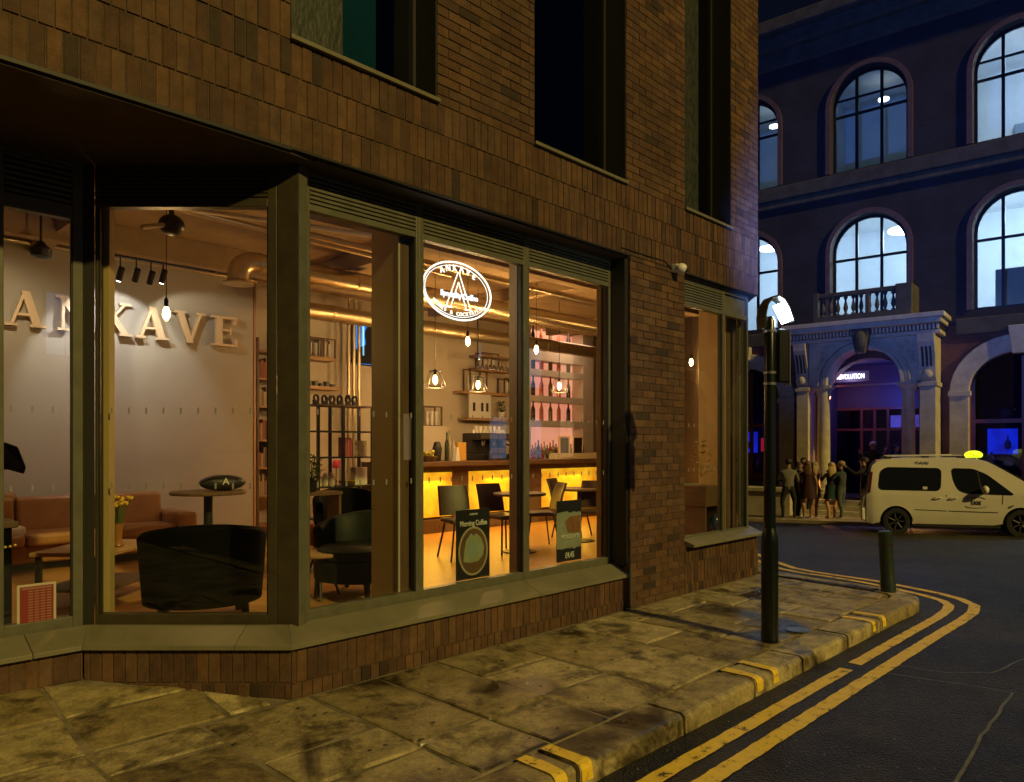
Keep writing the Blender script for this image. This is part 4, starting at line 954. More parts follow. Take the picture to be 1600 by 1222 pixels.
# track spots above the letters
M['spot_lens'] = emit_mat('spot_lens', (1, .9, .75), 30)
SP = [(188, 428, 1, 48), (213, 430, 0, 0), (236, 434, 0, 0), (255, 432, 1, 22)]
for k, (px, py, on, e) in enumerate(SP):
    u, _, z = pw(px, py, 4.75); t = thing('track_spotlight', ['lit spotlight aimed at the wall letters, first from the left', 'unlit black spotlight, second from the left above the letters', 'unlit black spotlight, third from the left above the letters', 'spotlight beside the bulb cord, last of the row above the letters'][k], 'spotlight', (u, 4.75, z), 0, 'track spotlights above the letters')
    m_ = MB(); m_.tube([(0, -.05, .06), (0, .05, -.06)], .035, 12); m_.build('can', M['black'], t, smooth=True)
    m_ = MB(); m_.tube([(0, 0, .03), (0, 0, 3.78-z)], .008, 6); m_.build('stem', M['black'], t)
    if on:
        m_ = MB(); m_.tube([(0, .05, -.061), (0, .052, -.063)], .03, 12); m_.build('lens', M['spot_lens'], t)
        lamp('SPOT', (0, .06, -.075), e, (.95, .90, .95) if k == 0 else (1, .88, .74), t, .03, rot=(.12 if k == 0 else .9, .75, -.70 if k == 0 else -.9), cone=92, blend=.25)
m_ = MB(); a = pw(170, 405, 4.75)[0]; m_.box(a, a+1.2, 4.72, 4.78, 3.74, 3.78); simple('spotlight_track', m_, M['black'], 'black track carrying the spotlights above the wall letters', 'light track')
lamp('SPOT', (-.6, 4.2, 3.6), 50, (1, .76, .50), None, .05, rot=(-.1, .8, -.9), cone=120, blend=.8, name='wall_spot')
# furniture
def tub_chair(loc, rz, m, label, s=1.0, cat='armchair', grp=None, h=.72, mseat=None):
    t = thing('tub_chair', label, cat, (*loc, FZ), rz, grp)      # local +y is where the sitter faces
    n = 22; vs = []; ro, ri = .42*s, .33*s
    for i in range(n+1):
        a = R(-200+220*i/n) if False else R(180-12+(204)*i/n)     # round the back from one arm to the other
        k = (1-abs(i/n-.5)*2); top = (.60+.12*math.sin(math.pi*i/n))*s*h/.72; bot = .15*s
        fl = 1+.05*k
        for r, z in ((ro*.93, bot), (ro*fl, top-.03), (ro*fl-.02, top), (ri*fl+.02, top), (ri*fl, top-.03), (ri, .36*s)): vs.append((r*math.cos(a)*1.02, r*math.sin(a)*.98+.0, z))
    fs = []
    for i in range(n):
        for q in range(5): fs.append((i*6+q, (i+1)*6+q, (i+1)*6+q+1, i*6+q+1))
    fs += [(0, 1, 2, 3, 4, 5), tuple(range(n*6, n*6+6))[::-1]]
    b = MB(); b.add(vs, fs); b.build('backrest', m, t, smooth=True)
    b = MB(); b.lathe([(.30*s, .14*s), (.375*s, .16*s), (.38*s, .30*s), (.36*s, .33*s)], (0, .02, 0), 22); b.build('seat_base', m, t, smooth=True)
    b = MB(); b.lathe([(.31*s, .32*s), (.335*s, .35*s), (.33*s, .42*s), (.28*s, .45*s)], (0, .05, 0), 22); b.build('seat_cushion', mseat or m, t, smooth=True)
    for x, y in ((-.26, -.24), (.26, -.24), (-.24, .26), (.24, .26)):
        b = MB(); b.tube([(x*s, y*s, .17*s), (x*s*1.06, y*s*1.06, 0)], .032*s, 8, r2=.022*s); b.build('leg', M['black'], t)
    return t
p1 = pt(318, 900, 5.75)
tub_chair((p1[0], p1[1]), R(-22), M['black_leather'], 'black tub armchair with its back close to the angled window', 1.08)
p1 = pt(560, 860, 6.75); tub_chair((p1[0], p1[1]), R(115), M['green_leather'], 'dark green leather tub armchair behind the first wide pane', 1.02)
p1 = pt(548, 800, 8.6); tub_chair((p1[0], p1[1]), R(160), M['black_leather'], 'black tub armchair standing in front of the metal display rack', 1.0, h=.85)
# tan sofa
sf = thing('sofa', 'tan leather sofa with buttoned back standing against the taupe wall', 'sofa', (.0, 4.85, FZ))
def cushion(x0, x1, y0, y1, z0, z1, nm, m, par, bv=.04):
    b = MB(); b.box(x0, x1, y0, y1, z0, z1); return b.build(nm, m, par, bevel=bv, seg=3)
cushion(-1.35, 1.30, .02, .60, .10, .30, 'base', M['tan_leather'], sf)
for x in (-1.15, -.38, .39): cushion(x, x+.75, -.15, .35, .30, .43, 'seat_cushion', M['tan_leather'], sf)
for x in (-1.15, -.38, .39): cushion(x, x+.75, .34, .55, .34, .79, 'back_cushion', M['tan_leather'], sf)
cushion(1.15, 1.36, -.2, .58, .1, .56, 'arm', M['tan_leather'], sf); cushion(-1.4, -1.17, -.2, .58, .1, .56, 'arm', M['tan_leather'], sf)
for x in (-1.3, 1.26):
    b = MB(); b.box(x-.02, x+.02, -.1, -.06, 0, .1); b.build('leg', M['black'], sf)
# coffee table with vase
c = pt(160, 855, 6.55)
ct = thing('coffee_table', 'low oak topped table with a vase of yellow flowers on it', 'table', (c[0], c[1], FZ), R(45))
b = MB(); b.box(-.5, .42, -.33, .33, .44, .475); b.build('table_top', M['oak'], ct, bevel=.006)
b = MB(); b.box(-.46, .38, -.29, .29, .14, .165); b.build('lower_shelf', M['walnut'], ct, bevel=.004)
for x in (-.45, .37):
    for y in (-.28, .28): b = MB(); b.box(x-.02, x+.02, y-.02, y+.02, 0, .44); b.build('leg', M['black'], ct)
v = pt(185, 858, 6.45); vs_ = thing('flower_vase', 'glass vase of small yellow flowers on the oak coffee table', 'vase', (v[0], v[1], FZ+.476))
b = MB(); b.lathe([(.035, 0), (.045, .01), (.03, .06), (.035, .14), (.05, .2)], (0, 0, 0), 12); b.build('vase', mat('amber_glass', (.35, .16, .04), .15, spec=.8), vs_, smooth=True)
b = MB(); g2 = MB(); rf = random.Random(4)
for i in range(26):
    a = rf.uniform(0, 6.28); r = rf.uniform(.02, .12); z = rf.uniform(.34, .44); g2.tube([(0, 0, .12), (r*.5*math.cos(a), r*.5*math.sin(a), .28), (r*math.cos(a), r*math.sin(a), z)], .003, 4); b.ball((r*math.cos(a), r*math.sin(a), z), .018, .018, .014, 6, 4)
g2.build('stems', mat('green_stem', (.08, .13, .03), .6), vs_); b.build('blossoms', mat('yellow_petal', (.75, .48, .04), .6), vs_, kind='stuff')
# high table and bag
u0, _, _ = pw(318, 767, 3.5); ht = thing('high_table', 'round dark pedestal table with a black bag lying on it', 'table', (u0+.05, 3.5, FZ))
b = MB(); b.lathe([(.37, .84), (.38, .85), (.38, .865), (.37, .875)], (0, 0, 0), 28); b.build('table_top', M['walnut'], ht, smooth=True)
b = MB(); b.tube([(0, 0, .02), (0, 0, .84)], .045, 12); b.build('pedestal', M['black'], ht, smooth=True)
b = MB(); b.lathe([(.26, 0), (.26, .015), (.05, .03)], (0, 0, 0), 20); b.build('foot', M['black'], ht, smooth=True)
bg_ = thing('bag', 'black soft bag with a white emblem lying on the round pedestal table', 'bag', (u0+.17, 3.42, FZ+.876), R(-18))
b = MB(); b.ball((0, 0, .085), .235, .12, .085, 18, 10); b.build('body', mat('black_nylon', (.03, .028, .03), .4, bump=.8, bscale=14), bg_, smooth=True)
b = MB(); b.tube([(-.2, -.05, .10), (-.1, -.11, .15), (.05, -.12, .16), (.15, -.1, .13)], .008, 6); b.build('strap', M['black'], bg_)
text('A', .10, M['white'], bg_, (.02, -.118, .10), name='emblem')
# left pane: sideboard, jacket, bench
sb = thing('sideboard', 'black sideboard right behind the leftmost pane', 'sideboard', (-1.62, 1.62, FZ))
b = MB(); b.box(-.55, .42, -.2, .22, .06, .82); b.build('carcass', M['black_leather'], sb, bevel=.01)
b = MB(); b.box(-.58, .45, -.23, .25, .82, .86); b.build('top', M['walnut'], sb, bevel=.005)
for x in (-.5, .36): b = MB(); b.box(x-.03, x+.03, -.18, -.12, 0, .06); b.build('foot', M['black'], sb)
b = MB()
for i in range(30): b.ball((-1.95+i*.026, 1.375, FZ+.72-.02*abs(math.sin(i*.52))), .011, .011, .011, 6, 4)
tag(b.build('bead_garland', mat('brass_beads', (.6, .42, .12), .3, metal=.8)), 'string of brass beads draped along the black sideboard', 'garland', kind='stuff')
jx = pw(10, 716, 4.9); jk = thing('jacket', 'black jacket hanging at the left edge of the photo in front of the taupe wall', 'jacket', jx)
b = MB(); b.add([(x, y, z) for x, y, z in ((-.25, 0, .16), (-.05, -.03, .18), (.10, -.03, .12), (.18, 0, -.10), (.16, 0, -.17), (.02, -.05, -.12), (-.25, -.02, -.10), (-.25, .05, .16), (-.05, .06, .18), (.10, .05, .12), (.18, .03, -.10), (.16, .03, -.17), (.02, .04, -.12), (-.25, .04, -.10))],
    [(6, 5, 4, 3, 2, 1, 0), (7, 8, 9, 10, 11, 12, 13)]+[(i, (i+1) % 7, 7+(i+1) % 7, 7+i) for i in range(7)]); b.build('cloth', M['black_leather'], jk, bevel=.02)
b = MB(); b.tube([(-.05, .05, .17), (-.05, .3, .24), (-.05, .58, .24)], .012, 6); b.build('hook', M['black'], jk)
bn = thing('wall_bench', 'light upholstered bench along the taupe wall seen above the sideboard', 'bench', (-1.1, 5.0, FZ))
cushion(-1.3, .75, -.1, .4, .35, .50, 'seat', M['cream'], bn); cushion(-1.3, .75, .3, .45, .5, .84, 'backrest', M['oak'], bn)
for i in range(8):
    if i < 7: cushion(-1.28+i*.285, -1.10+i*.285, .28, .31, .76, .80, 'slot', M['black'], bn, .002)
cs = pt(75, 795, 7.8)
for i in range(3):
    b = MB(); b.box(-.18, .18, -.05, .05, 0, .26); o = b.build('cushion', mat(['striped_cushion', 'sand_cushion', 'rust_cushion'][i], [(.5, .38, .22), (.42, .33, .2), (.3, .16, .07)][i], .8, var=.3, scale=14), bevel=.03, seg=3)
    o.location = (-1.75+i*.42, 5.12, FZ+.5); o.rotation_euler = (R(-18), R([8, -10, 14][i]), 0); tag(o, ['sand striped cushion', 'plain sand cushion', 'rust coloured cushion'][i]+' leaning on the wall bench', 'cushion')
# price list poster on the left pane
ps = thing('price_poster', 'red and white price list poster stuck low on the leftmost pane', 'poster', (-1.115, 1.158, .585), 0)
b = MB(); b.box(-.115, .10, 0, .004, -.15, .145); b.build('paper', M['plaster'], ps)
M['poster_red'] = mat('poster_red_ink', (.20, .022, .016), .6); M['poster_pink'] = mat('poster_pale_red_ink', (.28, .13, .09), .6)
b = MB(); b.box(-.100, .085, -.0022, -.0004, -.135, .130); b.build('printed_panel', M['poster_red'], ps)
b = MB()
for r_ in range(13):
    for c_ in range(4): b.box(-.055+c_*.034, -.055+c_*.034+.026, -.0042, -.0024, .095-r_*.017, .095-r_*.017+.009)
b.box(-.09, .075, -.0042, -.0024, .112, .124)
b.build('price_rows', M['poster_pink'], ps, kind='stuff')
# small tables, plant, flower by the first wide pane
p = pt(500, 872, 6.6); st_ = thing('side_table', 'small round tan table at the left end of the first wide pane', 'table', (p[0], p[1], FZ))
b = MB(); b.lathe([(.26, .38), (.27, .39), (.27, .405), (.26, .415)], (0, 0, 0), 24); b.build('table_top', M['oak'], st_, smooth=True)
for a in (0, 2.1, 4.2): b = MB(); b.tube([(.05*math.cos(a), .05*math.sin(a), .38), (.2*math.cos(a), .2*math.sin(a), 0)], .012, 6); b.build('leg', M['black'], st_)
p = pt(488, 845, 6.9); m_ = MB(); m_.ball((0, 0, 0), .05, .03, .11, 12, 8); o = m_.build('menu_holder', mat('orange_card', (.75, .16, .03), .5), smooth=True); o.location = (p[0], p[1], FZ+.52); tag(o, 'orange oval card stand on the small tan table', 'card stand')
def leafy(name, loc, label, r, h, n, c1, pot=None, seed=1, cat='plant'):
    t = thing(name, label, cat, loc); rr = random.Random(seed)
    if pot: b = MB(); b.lathe([(.05, 0), (.065, .02), (.075, .12), (.07, .125)], (0, 0, 0), 14); b.build('pot', pot, t, smooth=True)
    b = MB()
    for i in range(n):
        a = rr.uniform(0, 6.28); rad = r*rr.uniform(.2, 1); z = .12+h*rr.uniform(.1, 1); c = Vector((rad*math.cos(a), rad*math.sin(a), z)); d = Vector((math.cos(a), math.sin(a), rr.uniform(-.4, .8))).normalized(); s_ = d.cross(Vector((0, 0, 1))).normalized(); l = rr.uniform(.04, .08)
        b.add([c-d*l*.5, c+s_*l*.28, c+d*l*.6, c-s_*l*.28], [(0, 1, 2, 3)])
        if i % 6 == 0: b.tube([(0, 0, .1), tuple(c*.6+Vector((0, 0, .05))), tuple(c)], .003, 4)
    b.build('foliage', mat(name+'_leaf', c1, .5, var=.35, scale=20), t, kind='stuff'); return t
p = pt(487, 775, 8.0); leafy('potted_plant', (p[0], p[1], FZ+.86), 'green leafy plant on a black stand at the left of the first wide pane', .15, .28, 130, (.05, .10, .02), M['black'])
sd = thing('plant_stand', 'black stand under the green plant behind the first wide pane', 'stand', (p[0], p[1], FZ))
b = MB(); b.box(-.22, .3, -.14, .14, .82, .855); b.build('shelf', M['walnut'], sd)
for x in (-.2, .28): b = MB(); b.box(x-.015, x+.015, -.12, .12, 0, .82); b.build('leg', M['walnut'], sd)
# display rack
rk = thing('display_rack', 'tall black metal display rack with glass shelves left of the wide column', 'rack', (2.36, 3.6, FZ))
for x in (.0, .35, .78):
    for y in (0, .3): b = MB(); b.box(x-.016, x+.016, y-.016, y+.016, 0, 1.86); b.build('post', M['black'], rk)
for z in (.45, .84, 1.2, 1.52, 1.84): b = MB(); b.box(-.02, .8, -.02, .32, z, z+.018); b.build('shelf', M['walnut'] if z > 1.8 else M['black'], rk)
def rack_item(x, z, nm, mb_, m, lab, cat):
    o = mb_.build(nm, m, smooth=nm in ('bowl', 'jar')); o.location = (2.36+x, 3.72, FZ+z+.019); tag(o, lab, cat)
for i, (x, c, hh) in enumerate(((.42, (.55, .16, .14), .24), (.455, (.62, .28, .22), .22), (.49, (.55, .12, .1), .23), (.53, (.5, .4, .28), .20))):
    b = MB(); b.box(-.014, .014, -.08, .08, 0, hh); rack_item(x, 1.2, 'book', b, mat('book_cover', c, .6), ['red book at the left of the row', 'salmon pink book second in the row', 'deep red book third in the row', 'buff book at the right of the row'][i]+' on the display rack', 'book')
b = MB(); b.lathe([(.03, 0), (.09, .03), (.11, .06)], (0, 0, 0), 14); rack_item(.47, .84, 'bowl', b, mat('yellow_bowl', (.6, .42, .05), .4), 'yellow bowl on the middle shelf of the display rack', 'bowl')
for i, x in enumerate((.08, .17, .26)):
    b = MB(); b.lathe([(.032, 0), (.035, .02), (.035, .12), (.022, .14), (.022, .16)], (0, 0, 0), 12); rack_item(x, .84, 'jar', b, mat('cream_jar', (.6, .5, .35), .4), ['left', 'middle', 'right'][i]+' cream jar of three on the display rack shelf', 'jar')
    b = MB(); b.lathe([(.028, 0), (.03, .02), (.028, .2), (.012, .25), (.012, .3)], (0, 0, 0), 10); rack_item(.08+i*.13, .45, 'jar', b, mat('dark_bottle', (.05, .05, .03), .2), ['left', 'middle', 'right'][i]+' dark bottle of three low on the display rack', 'bottle')
b = MB(); b.box(-.1, .1, -.05, .05, 0, .2); rack_item(.64, 1.2, 'gift_box', b, mat('patterned_box', (.4, .33, .2), .6, var=.6, scale=30), 'patterned cream box at the right of the display rack', 'box')
b = MB(); b.box(-.09, .09, -.05, .05, 0, .22); rack_item(.66, .84, 'gift_box', b, M['plaster_light'], 'plain cream box below the patterned one on the display rack', 'box')
for i, (x, ch) in enumerate(((.04, 'O'), (.16, 'U'), (.27, 'C'), (.38, 'C'), (.50, 'C'), (.60, 'I'))):
    b = MB(); s_ = .055
    st0 = (200, 20, 130, 300, 60, 240)[i]; b.tube([(s_*math.cos(a)*.75*(1-.45*k/14), 0, .072+s_*math.sin(a)*(1-.45*k/14)) for k, a in enumerate([R(st0+(-1)**i*360*k/12) for k in range(15)])], .015, 6); b.box(-.035, .035, -.02, .02, 0, .025+.02*(i % 2))
    o = b.build('ornament', M['black'], smooth=False); o.location = (2.36+x, 3.72, FZ+1.86); tag(o, 'black curly ornament, '+['first', 'second', 'third', 'fourth', 'fifth', 'sixth'][i]+' from the left on top of the display rack', 'ornament', 'black ornaments on the rack')
p = pt(525, 738, 8.2); m_ = MB(); rr = random.Random(2)
fl = thing('pink_flower', 'single bright pink flower standing in front of the display rack', 'flower', (p[0], p[1], FZ+.82))
for i in range(14): a = i*2.4; m_.ball((.03*math.cos(a)*(i/14), .03*math.sin(a)*(i/14), .33+.02*math.cos(i)), .022, .022, .03, 7, 5)
m_.build('blossom', mat('pink_petal', (.75, .06, .14), .5), fl, smooth=True); m_ = MB(); m_.tube([(0, 0, 0), (.005, 0, .31)], .004, 5); m_.build('stem', M['green_leather'], fl)
# bookshelf in the passage behind the taupe wall
bs = thing('tall_bookcase', 'tall bookcase in the passage just right of the taupe wall', 'bookcase', (2.62, 5.66, FZ))
for x in (0, .6): b = MB(); b.box(x, x+.03, 0, .3, 0, 2.9); b.build('side_panel', M['walnut'], bs)
for z in (.2, .62, 1.02, 1.42, 1.9, 2.3, 2.7): b = MB(); b.box(.03, .6, 0, .3, z, z+.025); b.build('shelf', M['oak'], bs)
rr = random.Random(8)
for z in (.645, 1.045, 1.445, 1.925, 2.325):
    x = .04; k = 0
    while x < .52:
        wd = rr.uniform(.025, .05); b = MB(); b.box(x, x+wd-.003, .04, .24, z, z+rr.uniform(.2, .3)); b.build('book', mat('book_spine', rr.choice([(.3, .1, .05), (.4, .3, .2), (.08, .07, .06), (.25, .17, .1), (.45, .38, .3)]), .7), bs); x += wd; k += 1
# blue screen with a dark figure silhouette
a0 = pw(552, 515, 5.9); a1 = pw(640, 515, 5.9)
tv = thing('wall_screen', 'wall mounted screen glowing blue with a dark head and shoulders silhouette', 'screen', ((a0[0]+a1[0])/2, 5.9, 3.28)); hw = (a1[0]-a0[0])/2
b = MB(); b.box(-hw, hw, 0, .05, -.36, .36); b.build('casing', M['black'], tv, bevel=.005)
b = MB(); b.box(-hw+.02, hw-.02, -.004, -.001, -.34, .34); b.build('screen_picture', emit_mat('blue_screen', (.01, .22, .85), 1.5, .4, 1.5), tv)
b = MB(); b.prismy([(-.42, -.335), (.38, -.335), (.30, -.12), (.12, -.02), (.12, .02)]+[(.0+.14*math.cos(R(q)), .14+.17*math.sin(R(q))) for q in range(-30, 211, 20)]+[(-.12, .02), (-.12, -.02), (-.33, -.12)], -.008, -.005); o = b.build('silhouette', M['dark_void'], tv); o.location = (-hw*.38, 0, 0)
b = MB(); b.box(-.02, .01, -.008, -.005, -.2, .3); o = b.build('bright_strip', emit_mat('pale_blue_strip', (.3, .7, 1), 1.6), tv); o.location = (-hw*.66, 0, 0)
# bar counter
bar = thing('bar_counter', 'long dark wooden bar counter with glowing amber front panels', 'bar counter', (0, 4.6, 0))
b = MB(); b.box(4.35, 9.9, .03, .55, FZ, 1.28); b.build('carcass', M['walnut'], bar)
b = MB(); b.box(4.25, 10.0, -.14, .7, 1.285, 1.36); b.build('worktop', M['walnut'], bar, bevel=.01)
b = MB(); b.box(4.35, 9.9, -.02, .028, FZ, .46); b.build('plinth', M['walnut'], bar, bevel=.005)
M['amber'] = emit_mat('backlit_amber_panel', (1, .56, .02), 1.05, .62, 3.5)
for x0, x1 in ((4.40, 5.36), (5.72, 7.0), (7.48, 9.1)):
    b = MB(); b.box(x0, x1, .0, .026, .50, 1.19); b.build('glowing_panel', M['amber'], bar)
    lamp('AREA', ((x0+x1)/2, -.06, 1.1), 26, (1, .50, .05), bar, rot=(0, -.6, -1), name='panel_light').data.size = .6
for x0, x1 in ((4.352, 4.385), (5.38, 5.70), (7.02, 7.46), (9.12, 9.9)):
    b = MB(); b.box(x0, x1, -.015, .027, .465, 1.28); b.build('stile', M['walnut'], bar, bevel=.004)
CT = 1.362
def on_bar(px, dy, nm, mb_, m, lab, cat, grp=None, smooth=False, rz=0):
    u, _ = at(px, 4.6+dy); o = mb_.build(nm, m, smooth=smooth); o.location = (u, 4.6+dy, CT); o.rotation_euler = (0, 0, rz); return tag(o, lab, cat, grp)
# coffee machine
u0, _ = at(765, 5.05); cm = thing('coffee_machine', 'large black and chrome coffee machine on the bar behind the till', 'coffee machine', (u0, 5.05, CT))
b = MB(); b.box(-.42, .42, -.2, .25, .0, .10); b.box(-.42, .42, .0, .25, .10, .34); b.box(-.42, .42, -.2, .25, .34, .46); b.build('body', M['black'], cm, bevel=.012)
b = MB(); b.box(-.4, .4, -.212, -.2, .36, .44); b.build('front_panel', M['steel'], cm)
for x in (-.25, 0, .25): b = MB(); b.lathe([(.035, .24), (.04, .26), (.04, .33)], (x, -.1, 0), 12); b.tube([(x, -.13, .27), (x, -.26, .25)], .014, 6); b.build('group_head', M['steel'], cm, smooth=True)
for i in range(10):
    b = MB(); b.lathe([(.024, 0), (.035, .05), (.036, .06)], (-.36+i*.08, .02, .461), 10); b.build('cup', M['white'], cm, smooth=True)
for i in range(6):
    b = MB(); b.lathe([(.024, 0), (.035, .05), (.036, .06)], (-.3+i*.11, .02, .525), 10); b.build('cup', M['white'], cm, smooth=True)
b = MB(); b.lathe([(.06, 0), (.065, .02), (.08, .2), (.05, .3), (.02, .31)], (0, 0, 0), 14); on_bar(683, .3, 'coffee_grinder', b, M['frame_dark'], 'dark grey coffee grinder hopper at the left of the bar', 'grinder', smooth=True)
for i, (px, h_, c) in enumerate(((698, .46, (.04, .05, .03)), (703, .50, (.3, .28, .2)), (709, .36, (.4, .38, .33)))):
    b = MB(); b.lathe([(.033, 0), (.035, .02), (.034, h_*.6), (.014, h_*.78), (.014, h_)], (0, 0, 0), 10); on_bar(px, .25, 'bottle', b, mat('bar_bottle', c, .2), ['dark green', 'pale', 'grey'][i]+' tall bottle standing beside the coffee grinder', 'bottle', smooth=True)
b = MB(); b.box(-.09, .09, -.05, .05, 0, .3); on_bar(719, .3, 'ochre_carton', b, mat('ochre_card', (.6, .34, .06), .6), 'ochre carton on the bar left of the coffee machine', 'carton')
b = MB(); b.prismy([(-.05, 0), (.05, 0), (0.01, .22), (-.01, .22)], -.04, .04); on_bar(713, .0, 'folded_card', b, M['white'], 'white folded menu card standing on the bar edge', 'menu card')
u0, _ = at(773, 4.72); tl = thing('till', 'dark red brown till on the bar in front of the coffee machine', 'till', (u0, 4.72, CT))
b = MB(); b.box(-.10, .10, -.07, .07, 0, .14); b.build('base', M['brown_leather'], tl, bevel=.01); b = MB(); b.box(-.17, .17, -.1, -.06, .12, .20); b.build('display', M['brown_leather'], tl, bevel=.01)
u0, _ = at(675, 4.55); cb_ = thing('basket', 'basket of green and yellow fruit at the left end of the bar', 'basket', (u0, 4.62, CT))
b = MB(); b.lathe([(.10, 0), (.14, .08), (.13, .085), (.09, .02)], (0, 0, 0), 14); b.build('bowl', M['walnut'], cb_, smooth=True)
b = MB(); rr = random.Random(6)
for i in range(9): a = i*2.4; b.ball((.06*math.cos(a), .06*math.sin(a), .09+.03*(i % 3)), .03, .03, .035, 8, 5)
b.build('fruit', mat('yellow_green_fruit', (.5, .45, .05), .5, var=.4, scale=10), cb_, smooth=True, kind='stuff')
# bottles crowding the bar behind the menu boards
cols = [(.35, .02, .02), (.08, .09, .04), (.5, .45, .35), (.45, .05, .03), (.04, .04, .04), (.3, .2, .05)]
for i in range(18):
    px = 832+i*4.6; h_ = .26+.09*((i*7) % 5)/4; b = MB(); b.lathe([(.034, 0), (.037, .02), (.036, h_*.58), (.014, h_*.78), (.014, h_)], (0, 0, 0), 9)
    on_bar(px, .35+.12*(i % 3), 'spirit_bottle', b, mat('bottle_glass', cols[(i*5) % 6], .15, spec=.7), ['crimson', 'dark green', 'pale', 'red', 'black', 'amber'][(i*5) % 6]+' spirit bottle, '+ORD[i]+' from the left in the row behind the chalkboards', 'bottle', 'spirit bottles on the bar', smooth=True)
for i in range(10):
    px = 833+i*3.4; b = MB(); b.lathe([(.02, 0), (.004, .01), (.004, .07), (.028, .10), (.03, .16)], (0, 0, 0), 9); on_bar(px, .08+.06*(i % 2), 'glass', b, M['steel'], 'stemmed glass, '+ORD[i]+' from the left on the bar by the mullion', 'glass', 'glasses on the bar', smooth=True)
for i, px in enumerate((882, 903)):
    u0, _ = at(px, 4.55); t = thing('chalkboard', ['left', 'right'][i]+' of two small wood framed chalkboards leaning on the bar', 'chalkboard', (u0, 4.55, CT), R(8), 'chalkboards on the bar')
    b = MB(); b.box(-.155, .155, 0, .012, .02, .40); b.build('board', M['black'], t)
    b = MB()
    for a in ((-.18, -.15, 0, .42), (.15, .18, 0, .42), (-.15, .15, 0, .03), (-.15, .15, .39, .42)): b.box(a[0], a[1], -.008, .02, a[2], a[3])
    b.build('frame', M['letter'], t); b = MB(); b.box(-.1, .1, .02, .12, 0, .02); b.build('foot', M['letter'], t)
b = MB(); b.box(-.75, .55, -.1, .1, 0, .11); on_bar(905, -.02, 'pastry_tray', b, mat('cream_tray', (.6, .55, .4), .5, var=.3, scale=20), 'long cream tray on the right end of the bar', 'tray')
# shelves with boxes of cups on the back wall
def wall_shelf(px0, px1, py, lab, w=5.72):
    a = pw(px0, py, w); u1 = at(px1, w)[0]; b = MB(); b.box(0, u1-a[0], 0, .27, -.05, 0); o = b.build('wall_shelf', M['oak']); o.location = (a[0], w, a[2]); tag(o, lab, 'shelf'); return a[0], u1, a[2]
def crate(u, w, z, lab, n=3, wd=.3, h=.28):
    t = thing('cup_crate', lab, 'crate', (u, w, z))
    b = MB()
    for x in (-wd/2, wd/2): 
        for y in (0, .18): b.box(x-.012, x+.012, y-.012, y+.012, 0, h)
    for y in (0, .18): b.box(-wd/2, wd/2, y-.01, y+.01, h-.02, h)
    b.box(-wd/2, wd/2, 0, .18, 0, .012); b.build('crate_frame', M['walnut'], t)
    for i in range(n):
        x = -wd/2+wd*(i+.5)/n; b = MB(); b.lathe([(.022, .013), (.034, .1), (.034, h*.75)], (x, .09, 0), 10); b.build('cup', M['white'], t, smooth=True)
s1 = wall_shelf(484, 523, 556, 'upper short shelf left of the blue screen'); crate(s1[0]+.12, 5.75, s1[2], 'left dark crate of white cups on the upper shelf by the screen', 2, .2, .3); crate(s1[0]+.36, 5.75, s1[2], 'right dark crate of white cups on the upper shelf by the screen', 2, .2, .3)
s2 = wall_shelf(484, 533, 602, 'lower short shelf left of the blue screen')
for i in range(5): b = MB(); b.box(-.03, .03, 0, .1, 0, .05+.03*(i % 2)); o = b.build('canister', M['black']); o.location = (s2[0]+.05+i*.1, 5.78, s2[2]); tag(o, 'small black canister, '+ORD[i]+' from the left on the lower short shelf', 'canister', 'canisters on the lower short shelf')
s3 = wall_shelf(747, 800, 574, 'top dark shelf on the back wall under the neon sign'); crate(s3[0]+.35, 5.75, s3[2], 'dark crate of white cups on the top back wall shelf', 4, .42, .3)
s4 = wall_shelf(723, 800, 610, 'middle dark shelf on the back wall behind the caged lamp'); crate(s4[0]+.42, 5.75, s4[2], 'large dark crate of cups at the left of the middle back shelf', 4, .42, .42); crate(s4[0]+1.25, 5.75, s4[2], 'smaller dark crate of cups at the right of the middle back shelf', 3, .3, .3)
s5 = wall_shelf(730, 800, 652, 'lowest dark shelf on the back wall carrying two cream boards')
for i, px in enumerate((743, 760)):
    u0 = at(px, 5.7)[0]; t = thing('menu_board', ['left', 'right'][i]+' cream menu board standing on the lowest back wall shelf', 'menu board', (u0, 5.74, s5[2]), 0, 'cream menu boards')
    b = MB(); b.box(-.12-.03*i, .13+.03*i, 0, .02, 0, .48); b.build('board', M['white'], t)
    for x in ([0.0] if i == 0 else [-.07, .06]): b = MB(); b.box(x-.03, x+.03, -.004, -.001, .12, .28); b.build('printed_block', M['frame_dark'], t)
u0 = at(789, 5.72)[0]; leafy('shelf_plant', (u0, 5.82, s5[2]), 'green plant in a white pot at the right end of the lowest back shelf', .12, .22, 90, (.04, .09, .03), M['white'], 3)
crate(at(676, 5.6)[0], 5.6, 1.95, 'dark crate of cups on the ledge below the left caged lamp', 4, .4, .34)
b = MB(); u0 = at(676, 5.6)[0]; b.box(u0-.25, u0+.25, 5.55, 5.95, 1.36, 1.945); tag(b.build('wall_cupboard', M['plaster_light']), 'cream cupboard on the back counter below the cup crate', 'cupboard')
b = MB(); b.box(4.6, 9.6, 5.62, 5.98, FZ, 1.34); tag(b.build('back_counter', M['walnut']), 'dark back counter along the wall behind the bar', 'counter')
